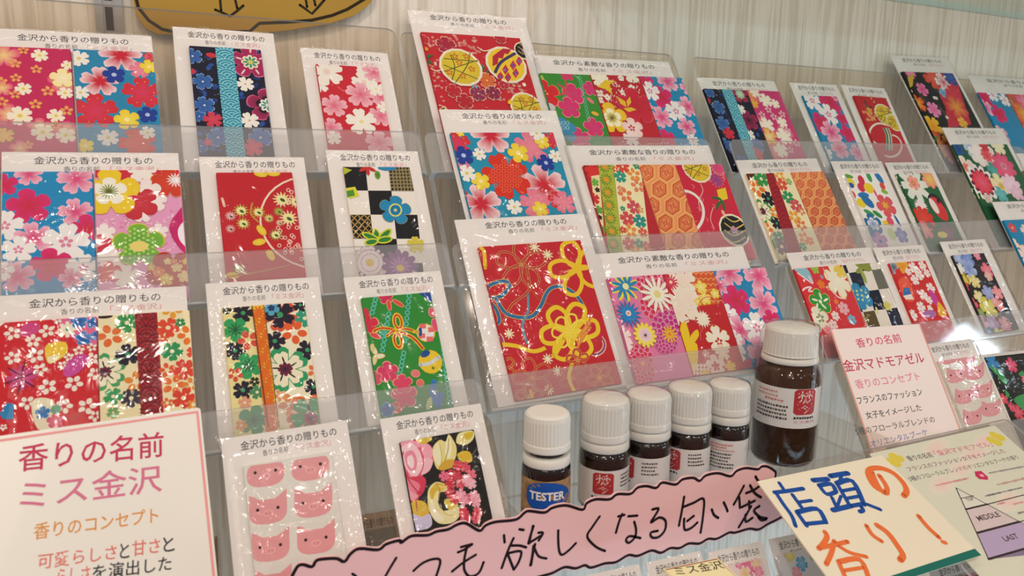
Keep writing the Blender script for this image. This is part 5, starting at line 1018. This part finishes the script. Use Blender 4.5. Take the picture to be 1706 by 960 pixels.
# long pink banner
VF = Frame((0, .2905, CAMZ), WX, Vector((0, 0, 1)))
m1 = lambda x, y: (480 + x / 4.062, 760 + y / 4.062); m2 = lambda x, y: (880 + x / 3.877, 760 + y / 3.877)
topl = [m1(*q) for q in ((-60, 900), (-20, 850), (20, 812), (60, 742), (100, 728), (160, 742), (190, 700), (260, 688), (330, 688), (378, 708), (420, 655), (480, 620), (605, 628), (660, 590), (750, 565), (762, 580), (830, 535), (940, 530), (1000, 505), (1080, 490), (1140, 458), (1200, 450), (1290, 500), (1330, 465), (1400, 440), (1535, 425), (1590, 382))] + [m2(*q) for q in ((0, 350), (100, 360), (150, 330), (240, 314), (345, 342), (370, 302), (430, 275), (520, 275), (570, 242), (655, 240), (700, 200), (760, 190), (820, 202), (860, 167), (945, 180), (990, 147), (1060, 137), (1100, 157), (1140, 122), (1220, 107), (1300, 127), (1340, 92), (1400, 74), (1475, 82), (1500, 65), (1540, 65), (1590, 100), (1590, 145), (1650, 170), (1700, 250))]
botl = [m2(*q) for q in ((1680, 350), (1610, 400), (1540, 435), (1480, 470), (1420, 465), (1330, 490), (1290, 490), (1210, 530), (1155, 530), (1100, 560), (1030, 560), (970, 590), (910, 590), (850, 620), (790, 605), (700, 640), (640, 635), (560, 680), (490, 688), (400, 715), (360, 700), (300, 720), (230, 712), (150, 750), (80, 770), (0, 790), (-150, 830), (-400, 900), (-700, 970), (-1000, 1040), (-1300, 1120), (-1560, 1180), (-1640, 1100), (-1640, 1000), (-1600, 900))]
line = topl + botl
outer = [(x, y - 3.6) for x, y in topl] + [(x + (5 if i < 1 else 0), y + 3.6) for i, (x, y) in enumerate(botl)]
gfr = sub_frame(VF, 880, 960)
e = empty('hanging_pink_banner', gfr, 'long pink cloud-edged banner with black handwriting hung before the bottles', 'sign')
bx = Frame(gfr.o, gfr.ex, gfr.ey)
slab('banner_board', bx, outer, .0009, mat('pink_paper', 'fcc8ca', .3, Coat_Weight=.25), e, 0.0, True, 3)
p = Print(bx, None, .00094)
p.L(line, 4.0, '231018', True, True)
p.crop(480, 760, 4.062)
for s_ in ([(432, 790), (460, 812), (475, 850)], [(728, 682), (690, 745), (640, 830), (600, 880)], [(845, 770), (900, 722), (960, 695), (1012, 690), (1025, 712), (1010, 770), (985, 840)], [(1165, 610), (1240, 590)], [(1145, 645), (1185, 628), (1240, 592)], [(1105, 775), (1180, 715), (1265, 662)], [(1205, 610), (1188, 690), (1188, 765), (1225, 808), (1285, 785), (1318, 712)], [(1455, 530), (1460, 578)], [(1520, 550), (1480, 640), (1440, 752)], [(1510, 600), (1560, 600), (1605, 612)], [(1480, 655), (1505, 720), (1522, 762)], [(1490, 650), (1570, 640), (1555, 710), (1522, 762)], [(1560, 490), (1588, 495)], [(1655, 470), (1635, 530), (1620, 585)], [(1620, 585), (1670, 555), (1710, 530)], [(1665, 590), (1650, 660), (1638, 732)]): p.L(s_, 18, '231018')
p.crop(880, 760, 3.877)
for s_ in ([(60, 490), (90, 492), (62, 540)], [(25, 445), (0, 560)], [(28, 575), (20, 640), (8, 700)], [(30, 575), (60, 640), (112, 656)], [(188, 475), (188, 540), (195, 610), (215, 632), (260, 600), (302, 557)], [(455, 385), (410, 450), (375, 515), (430, 580), (490, 608)], [(600, 370), (580, 420), (560, 490)], [(575, 385), (615, 375)], [(640, 384), (698, 380)], [(678, 420), (690, 470), (682, 520), (645, 555), (625, 538), (650, 512), (718, 525)], [(795, 340), (835, 334), (815, 375), (785, 425), (840, 392), (880, 415), (875, 475), (835, 518), (792, 520), (785, 490), (830, 478)], [(1000, 258), (985, 350), (966, 445)], [(992, 325), (1060, 298), (1125, 272), (1122, 380), (1106, 490)], [(1062, 382), (1020, 415)], [(1000, 400), (1003, 470), (1045, 460), (1085, 425)], [(1178, 340), (1192, 375), (1220, 395)], [(1255, 295), (1270, 325), (1280, 352)], [(1385, 188), (1350, 255), (1320, 308)], [(1355, 262), (1360, 330)], [(1400, 235), (1450, 215), (1485, 190)], [(1425, 185), (1455, 235), (1495, 262)], [(1460, 128), (1482, 165)], [(1372, 325), (1455, 285)], [(1418, 288), (1420, 330)], [(1432, 320), (1395, 385), (1352, 455)], [(1395, 375), (1398, 420), (1440, 395)], [(1485, 320), (1450, 348), (1490, 390), (1535, 400), (1500, 410), (1478, 390)]): p.L(s_, 16, '231018')
p.build('handwriting', M_PRINT, e)

# tilted sheets hung out from the lip of the right rack
hitp = Frame((0, .285, CAMZ), WX, Vector((0, 0, 1))).hit(1455, 755)
TE = Vector((0, .878, .479)).normalized()
TF = Frame(hitp, WX, TE)
tz = TF.ez
a = TF.at(1448, 757); b = TF.at(1654, 706.5)
e = empty('hanging_scent_chart', Frame(TF.o, WX, TE), 'laminated scent pyramid chart marked TOP, MIDDLE and LAST at lower right', 'sign')
v, f = plate_data(a[0] - .004, b[0] + .020, -.125, .0035, -.0022, -.0006, .005, .004); mesh_obj('acrylic_holder', v, f, [M_ACRYL, M_EDGE], e, fm=[0, 0] + [1] * (len(f) - 2))
v, f = box_data(a[0] + .02, b[0], .0016, .0031, -.0310, -.0022); mesh_obj('holder_foot', v, f, [M_ACRYL, M_EDGE], e, fm=[0, 0, 1, 1, 1, 1])
v, f = plate_data(a[0], b[0], -.120, 0, -.0004, .0002, .001, .001); mesh_obj('chart_sheet', v, f, mat('pale_chart_paper', 'dcdac6', .3, Coat_Weight=.3), e)
p = Print(TF, (a[0] + .0002, b[0] - .0002, -.1195, -.0003), .00024).crop(1450, 700, 3.691)
for x, y, rx, ry in ((400, 170, 120, 40), (640, 210, 160, 40), (560, 300, 120, 40), (440, 400, 120, 50), (700, 130, 100, 40), (850, 500, 120, 50)): p.E(x, y, rx, ry, -12, 'dedac8', 'ecc8c0', n=20)
for cx, cy in ((150, 247), (770, 117)):
    for a_ in (20, 110, 200, 290): p.E(cx + 30 * math.cos(math.radians(a_)), cy - 24 * math.sin(math.radians(a_)), 27, 22, 0, 'dcc848')
p.T('香りの名前', (225, 240), (378, 213), 38, '6c6466', .01); p.T('「金沢マドモアゼル」', (392, 208), (742, 148), 40, 'd87c8c', .01)
p.T('フランスのファッション女子をイメージした', (225, 306), (822, 190), 34, '9c6c80', .008); p.T('5種のフローラルブレンドのオリエンタルブーケの香り', (235, 366), (905, 228), 34, '6c6a6c', 0.0)
p.P([(640, 318), (680, 315), (722, 352), (722, 370), (668, 365), (645, 345)], 'c8305c'); p.P([(665, 335), (690, 335), (702, 350), (680, 352)], 'f0a0b8')
rnd = random.Random(11)
for (x0_, y0_, x1_, y1_), c in (((730, 328, 940, 288), 'a8a0a0'), ((705, 470, 940, 415), '8c8888'), ((400, 405, 600, 360), 'e09c98'), ((780, 400, 940, 362), 'd0a8a0'), ((780, 520, 830, 508), 'e4a0a0'), ((880, 520, 940, 505), 'e4a0a0'), ((910, 575, 945, 566), '8c8888')):
    x = x0_
    while x < x1_ - 8:
        w_ = rnd.uniform(5, 15); t = (x - x0_) / (x1_ - x0_); y = y0_ + (y1_ - y0_) * t; p.L([(x, y), (x + w_, y + (y1_ - y0_) * w_ / (x1_ - x0_))], rnd.uniform(5, 11), c, False); x += w_ + rnd.uniform(4, 8)
p.P([(525, 420), (585, 550), (722, 520)], 'dcd8cc'); p.P([(585, 550), (722, 520), (915, 628), (655, 697)], 'd4c2c2'); p.P([(655, 697), (915, 628), (1250, 800), (1250, 700), (725, 858)], 'b6a2c2'); p.P([(655, 697), (915, 628), (1180, 775), (1180, 735), (725, 858)], 'b6a2c2')
for s_, w_ in (([(525, 420), (725, 858)], 5), ([(525, 420), (915, 628), (1300, 833)], 5), ([(555, 485), (632, 468)], 4), ([(585, 552), (720, 520)], 9), ([(720, 520), (1000, 448)], 4), ([(655, 697), (915, 628)], 11), ([(915, 628), (1100, 580)], 4), ([(725, 858), (1100, 750)], 11)): p.L(s_, w_, '3a2c2c', False)
p.T('TOP', (590, 495), (630, 484), 24, '5a4a4c', .02); p.T('MIDDLE', (655, 610), (788, 580), 38, '5a4a4c', .02); p.T('LAST', (815, 735), (902, 714), 40, '5a4a4c', .02)
p.build('chart_print', M_PRINT, e)

c8 = lambda x, y: (1240 + x / 3.661, 700 + y / 3.661)
SF = Frame(TF.o + tz * .0035, WX, TE); sfo = sub_frame(SF, 1500, 900)
e = empty('hanging_shop_sign', sfo, 'cream card with big blue and orange brush lettering and a green bottom band', 'sign')
slab('sign_card', sfo, [c8(75, 380), c8(835, 220), c8(1440, 830), c8(600, 1100)], .0008, mat('cream_card', 'efe4cc', .32, Coat_Weight=.2), e)
p = Print(sfo, None, .00084).crop(1240, 700, 3.661)
p.P([(1400, 790), (1440, 830), (600, 1100), (572, 1060)], '1c6c60')
BL, OG = '1a4c9c', 'e8743c'
for s_, w_ in (([(210, 390), (238, 432)], 20), ([(180, 448), (265, 438), (355, 424)], 22), ([(188, 448), (235, 520), (285, 590), (308, 652)], 22), ([(290, 462), (352, 548)], 22), ([(325, 508), (405, 496)], 18), ([(318, 570), (375, 650)], 24), ([(318, 568), (440, 548), (492, 628)], 26), ([(370, 640), (492, 628)], 22),
    ([(415, 374), (505, 366)], 26), ([(452, 405), (525, 396), (555, 440)], 24), ([(452, 405), (498, 458), (552, 446)], 22), ([(530, 478), (562, 545)], 20), ([(585, 470), (560, 540)], 16), ([(535, 556), (645, 530)], 26), ([(520, 348), (575, 338), (628, 330)], 26), ([(588, 345), (575, 388)], 16), ([(560, 392), (655, 378), (725, 520)], 26), ([(560, 392), (640, 530)], 22), ([(595, 438), (672, 424)], 18), ([(620, 484), (700, 470)], 18), ([(645, 530), (728, 516)], 22), ([(705, 530), (720, 555), (700, 565)], 22), ([(745, 520), (825, 552)], 20)): p.L(s_, w_ * 1.12, BL)
for s_, w_ in (([(775, 325), (800, 385), (835, 440), (862, 450), (862, 410), (820, 345)], 26), ([(862, 450), (790, 410), (752, 340), (765, 305), (830, 300), (905, 330), (965, 390), (985, 440), (968, 468)], 28), ([(488, 690), (500, 720), (475, 765), (450, 790)], 28), ([(450, 788), (540, 768), (625, 748)], 24), ([(545, 745), (525, 820), (495, 885)], 26), ([(565, 770), (640, 815), (740, 840)], 22), ([(570, 872), (620, 985)], 26), ([(570, 872), (700, 858), (760, 990)], 28), ([(600, 925), (725, 905)], 20), ([(740, 650), (775, 705), (832, 745)], 24), ([(805, 648), (870, 695), (930, 775), (962, 830), (945, 860)], 32), ([(1058, 592), (1115, 660), (1182, 722)], 26)): p.L(s_, w_ * 1.1, OG)
p.E(1213, 752, 20, 13, 30, OG)
p.build('brush_lettering', M_PRINT, e)

# small name tag at the bottom edge
TG = Frame(Frame((0, .262, CAMZ), WX, Vector((0, 0, 1))).hit(1160, 950), WX, TE)
e = empty('hanging_name_tag', TG, 'small pale yellow name tag with dark red border at the bottom edge', 'tag')
slab('tag_board', TG, [m2(870, 735), m2(1220, 662), m2(1400, 830), m2(1030, 930)], .0006, mat('pale_yellow_card', 'f0e2b0', .35), e)
p = Print(TG, None, .00064).crop(880, 760, 3.877); p.L([(884, 740), (1216, 670), (1385, 828), (1034, 918)], 6, '8c2430', False, True)
p.T('ミス金沢', (945, 752), (1250, 705), 62, '2c2420', .006, -.2); p.build('lettering', M_PRINT, e)

# yellow board on the wall
YB = Frame((0, YW - .004, CAMZ), WX, Vector((0, 0, 1))); yf = sub_frame(YB, 420, 20); z8 = lambda x, y: (200 + x / 3.554, y / 3.554)
e = empty('hanging_yellow_board', yf, 'yellow speech-bubble board with black outline and arrows on the wall', 'sign')
slab('board', yf, [z8(*q) for q in ((70, -160), (78, 0), (95, 90), (150, 170), (220, 205), (320, 205), (700, 200), (760, 205), (1000, 182), (1240, 142), (1380, 96), (1460, 40), (1500, -10), (1520, -160))], .003, mat('yellow_card', 'b48a28', .5), e)
p = Print(yf, None, .00305).crop(200, 0, 3.554)
p.L([(85, -150), (92, -20), (110, 50), (170, 125), (250, 178), (330, 195), (500, 197), (765, 190), (822, 142), (980, 136), (1130, 124), (1250, 96), (1340, 60), (1440, 0), (1500, -80)], 19, '2c2410', False)
for s_ in ([(585, -60), (597, 68)], [(665, -60), (692, 55)], [(562, 62), (610, 82), (650, 100), (690, 70), (728, 38)], [(1085, -60), (1103, 45)], [(1130, -60), (1152, 36)], [(1060, 34), (1095, 58), (1132, 86), (1170, 45), (1205, 4)]): p.L(s_, 15, '2c2410', False)
p.build('marker_lines', M_PRINT, e)

# ---------------------------------------------------------------- bottles
def lathe(prof, n=40, rib=None):
    V = []; Fc = []; m = len(prof)
    for i in range(n):
        a = 2 * math.pi * i / n
        for r, z in prof:
            rr = r
            if rib and rib[0] <= z <= rib[1]: rr = r * (1 + rib[2] * (1 if i % 4 < 2 else -1))
            V.append((rr * math.sin(a), -rr * math.cos(a), z))
    for i in range(n):
        j = (i + 1) % n
        for k in range(m - 1): Fc.append((i * m + k, j * m + k, j * m + k + 1, i * m + k + 1))
    return V, Fc
def cyl_patch(R, a0, a1, z0, z1, n=24):
    n = 90; R += 5e-5
    V = []; 
    for i in range(n + 1):
        a = math.radians(a0 + (a1 - a0) * i / n); V += [(R * math.sin(a), -R * math.cos(a), z0), (R * math.sin(a), -R * math.cos(a), z1)]
    return V, [(2 * i, 2 * i + 2, 2 * i + 3, 2 * i + 1) for i in range(n)]
class Wrap(Print):
    """print bent round a bottle"""
    def __init__(s, R, z): s.R = R; s.fr = None; s.clip = None; s.z = 0; s.v = []; s.f = []; s.c = []; s.k = 0
    def build(s, name, mt, parent): 
        V = []
        for x, y, z in s.v: a = x / s.R; r = s.R + 1.4e-4 + z; V.append((r * math.sin(a), -r * math.cos(a), y))
        return mesh_obj(name, V, s.f, mt, parent, cols=s.c)
    def rect(s, x0, x1, y0, y1, c, n=10, rr=0):
        pts = []
        for i in range(n + 1): pts.append((x0 + (x1 - x0) * i / n, y0 + (rr if i in (0, n) else 0))); 
        pts += [(x0 + (x1 - x0) * i / n, y1 - (rr if i in (0, n) else 0)) for i in range(n + 1)]
        s.tri_poly(pts, [t for i in range(n) for t in ((i, i + 1, n + 2 + i), (i, n + 2 + i, n + 1 + i))], [hx(c)] * len(pts))
def seal(p, x, y, q):
    p.rect(x - q / 2, x + q / 2, y - q * .56, y + q * .56, 'c03438', 8, q * .1)
    for t_, a, b, c, d in (('焚', x - q * .36, x + q * .36, y + q * .18, q * .62), ('今', x - q * .30, x + q * .26, y - q * .32, q * .38)): p.TL(t_, a, b, c, d, 'f2e4de', .004)
def marks(p, x0, x1, y, h, c, rnd):
    x = x0
    while x < x1 - h * .4:
        w_ = rnd.uniform(.5, 1.2) * h; p.rect(x, min(x + w_, x1), y - h / 2 * rnd.uniform(.6, 1), y + h / 2 * rnd.uniform(.6, 1), c, 1); x += w_ + h * .35
def bottle(px, py, h, R, kind, turn, label, k=1.0):
    r_ = rayw(px, py); t = (ZT + h * (1 + (k - 1) * .4) - CAMZ) / r_.z; P = CAM + r_ * t; x, y = P.x, P.y
    view = math.degrees(math.atan2(x, y))           # the camera sits at x=0,y=0
    e = empty('fragrance_bottle', Matrix.Translation((x, y, ZT)) @ Matrix.Diagonal((k, k, 1 + (k - 1) * .4, 1)), label, 'bottle', 'brown fragrance bottles in the tray'); print('bottle', round(x, 4), round(y, 4), h, R * k)
    big = kind == 'big'; u = h / .0605; C0 = -view
    if not big:
        lift = .0012 if kind == 'tester' else 0
        bt = .0325; V, Fc = lathe([(0, .0002), (R * .94, .0002), (R, .0016), (R, bt - .003), (R * .96, bt - .0005), (R * .8, bt + .0012), (R * .70, bt + .002), (R * .70, h - .003), (0, h - .003)], 40); mesh_obj('glass_body', V, Fc, M_AMBER, e, smooth=True)
        V, Fc = lathe([(R * .72, bt + .0010 - lift), (R * .97, bt + .0010 - lift), (R * .99, bt + .0016 - lift), (R * .97, bt + .0056 - lift), (R * .9, bt + .0060 - lift), (R * .72, bt + .0060 - lift)], 40); mesh_obj('tamper_ring', V, Fc, M_CAP, e, smooth=True)
        c0 = bt + (.0066 if kind != 'tester' else .0080)
        cp = [(R * .72, c0), (R * .97, c0), (R * .985, c0 + .001), (R * .965, c0 + .0035), (R * .93, c0 + .0042), (R * .93, h - .0035), (R * .90, h - .0012), (R * .82, h - .0002), (R * .75, h), (0, h)]
        V, Fc = lathe(cp, 160, (c0 + .004, h - .0034, .013)); mesh_obj('screw_cap', V, Fc, M_CAP, e, smooth=False)
        lt, lb = .0245, .003
        if kind == 'tester':
            V, Fc = cyl_patch(R + .00006, -170, 170, lb, .0262); mesh_obj('kraft_label', V, Fc, M_KRAFT, e, smooth=True)
            p = Wrap(R + .00012, 0); off = math.radians(C0 + 4) * R; pts = [(off + .0132 * math.cos(a) * (1 + .08 * math.cos(3 * a)), 0.0172 + .0084 * math.sin(a)) for a in [i * math.pi / 12 for i in range(24)]]
            cen = (off, .0172); n = 24
            rings = [[(cen[0] + (x_ - cen[0]) * q, cen[1] + (y_ - cen[1]) * q) for x_, y_ in pts] for q in (.4, .7, 1)]
            L = [cen] + rings[0] + rings[1] + rings[2]; tr = [(0, 1 + i, 1 + (i + 1) % n) for i in range(n)]
            for k_ in (0, 1): tr += [t_ for i in range(n) for t_ in ((1 + k_ * n + i, 1 + (k_ + 1) * n + i, 1 + (k_ + 1) * n + (i + 1) % n), (1 + k_ * n + i, 1 + (k_ + 1) * n + (i + 1) % n, 1 + k_ * n + (i + 1) % n))]
            p.tri_poly(L, tr, [hx('1c56b0')] * len(L)); p.z = .00012; p.TL('TESTER', off - .0098, off + .0098, .0178, .0048, 'f2f0ec', .03)
            p.build('blue_sticker', M_PRINT, e)
        else:
            V, Fc = cyl_patch(R + .00006, C0 + turn - 160, C0 + turn + 160, lb, lt); mesh_obj('paper_label', V, Fc, M_PAPER, e, smooth=True)
            p = Wrap(R + .0001, 0); rnd = random.Random(int(px)); s0 = math.radians(C0 + turn) * R
            if kind == 'seal': seal(p, s0, .0172, .0108)
            else: 
                for q, c in enumerate(('d87c74', 'd87c74', 'e0a098')): marks(p, s0 - .0085, s0 + (.004, .001, .005)[q], .0218 - q * .0018, .0011, c, rnd)
            sx = s0 + (.0095 if kind == 'seal' else -.0085)
            for q in range(4 if kind == 'seal' else 5): marks(p, sx, sx + rnd.uniform(.007, .0105) * (1 if kind == 'seal' else 1.5), (.0215 if kind == 'seal' else .0160) - q * .0021, .0011, '4a4648', rnd)
            if kind == 'seal': marks(p, s0 - .006, s0 + .004, .0094, .0014, '3a3436', rnd)
            p.build('label_print', M_PRINT, e)
    else:
        V, Fc = lathe([(0, .0002), (R * .92, .0002), (R, .003), (R, h * .60), (R * .98, h * .645), (R * .88, h * .70), (R * .66, h * .745), (R * .56, h * .76), (R * .56, h * .97), (0, h * .97)], 56); mesh_obj('glass_body', V, Fc, M_AMBERCLR, e, smooth=True)
        V, Fc = lathe([(0, .0026), (R * .90, .0026), (R * .93, .006), (R * .93, h * .40), (0, h * .40)], 40); mesh_obj('oil_inside', V, Fc, M_AMBER, e, smooth=True)
        V, Fc = lathe([(R * .58, h * .745), (R * .86, h * .745), (R * .88, h * .75), (R * .86, h * .785), (R * .6, h * .79)], 48); mesh_obj('tamper_ring', V, Fc, M_CAP, e, smooth=True)
        V, Fc = lathe([(R * .58, h * .797), (R * .84, h * .797), (R * .84, h * .80), (R * .82, h * .81), (R * .80, h * .97), (R * .75, h * .988), (R * .60, h), (0, h)], 160, (h * .805, h * .965, .013)); mesh_obj('screw_cap', V, Fc, M_CAP, e)
        lt, lb = h * .59, h * .30
        V, Fc = cyl_patch(R + .00008, C0 - 100, C0 + 110, lb, lt, 40); mesh_obj('paper_label', V, Fc, M_PAPER, e, smooth=True)
        p = Wrap(R + .00014, 0); rnd = random.Random(3); s0 = math.radians(C0 + turn) * R; sl = math.radians(C0 - 30) * R
        seal(p, s0, h * .495, .0150)
        for q, c in enumerate(('d88c80', 'dc9c90', 'd8807a')): marks(p, sl - .009 + (q == 2) * .006, sl + .006 + (q == 2) * .003, h * .555 - q * .0026, .0015, c, rnd)
        for q in range(4): marks(p, sl - .0095, sl + .012, h * .455 - q * .0026, .0015, '4a4648', rnd)
        marks(p, s0 - .007, s0 + .008, h * .49 - .0100, .0016, '3a3436', rnd); p.TL('ミス金沢', s0 - .007, s0 + .008, h * .49 - .0126, .0019, 'd89098')
        p.build('label_print', M_PRINT, e)
    if kind != 'tester':
        prof = [(R * 1.035, .001), (R * 1.03, h * .2), (R * 1.035, h * .4), (R * 1.03, h * .55), (R * 1.03, h * (.62 if big else .75)), (R * (.98 if big else 1.02), h * .8), (R * (.93 if big else 1.01), h * .93), (R * (.80 if big else .9), h * 1.01), (R * .5, h * 1.025), (R * .1, h * 1.03), (0, h * 1.03)]
        V, Fc = lathe(prof, 40); rnd = random.Random(int(px) + 5)
        V = [(a * (1 + q), b * (1 + q), c) for (a, b, c) in V for q in (rnd.uniform(-.006, .012) if c > h * .6 else rnd.uniform(-.002, .004),)]
        mesh_obj('shrink_film', V, Fc, M_FILM, e, smooth=True)
bottle(912, 684.5, .0605, .0130, 'tester', 0, 'small brown bottle with kraft label and blue TESTER sticker, cap unscrewed', 1.03)
bottle(1010, 661, .0615, .0130, 'seal', 0, 'film-wrapped small brown bottle next to the tester, red seal facing front', 1.09)
bottle(1081.5, 653, .0590, .0128, 'seal', -52, 'third small brown bottle from the left, red seal turned to its left side', 1.09)
bottle(1150, 642, .0590, .0128, 'seal', -38, 'fourth small brown bottle from the left, red seal half turned', 1.09)
bottle(1216, 637, .0570, .0125, 'text', 0, 'small brown bottle with no seal, right beside the tall bottle', 1.08)
bottle(1320, 541, .0905, .0205, 'big', 34, 'tall amber bottle with white cap and wide label, at the right end')
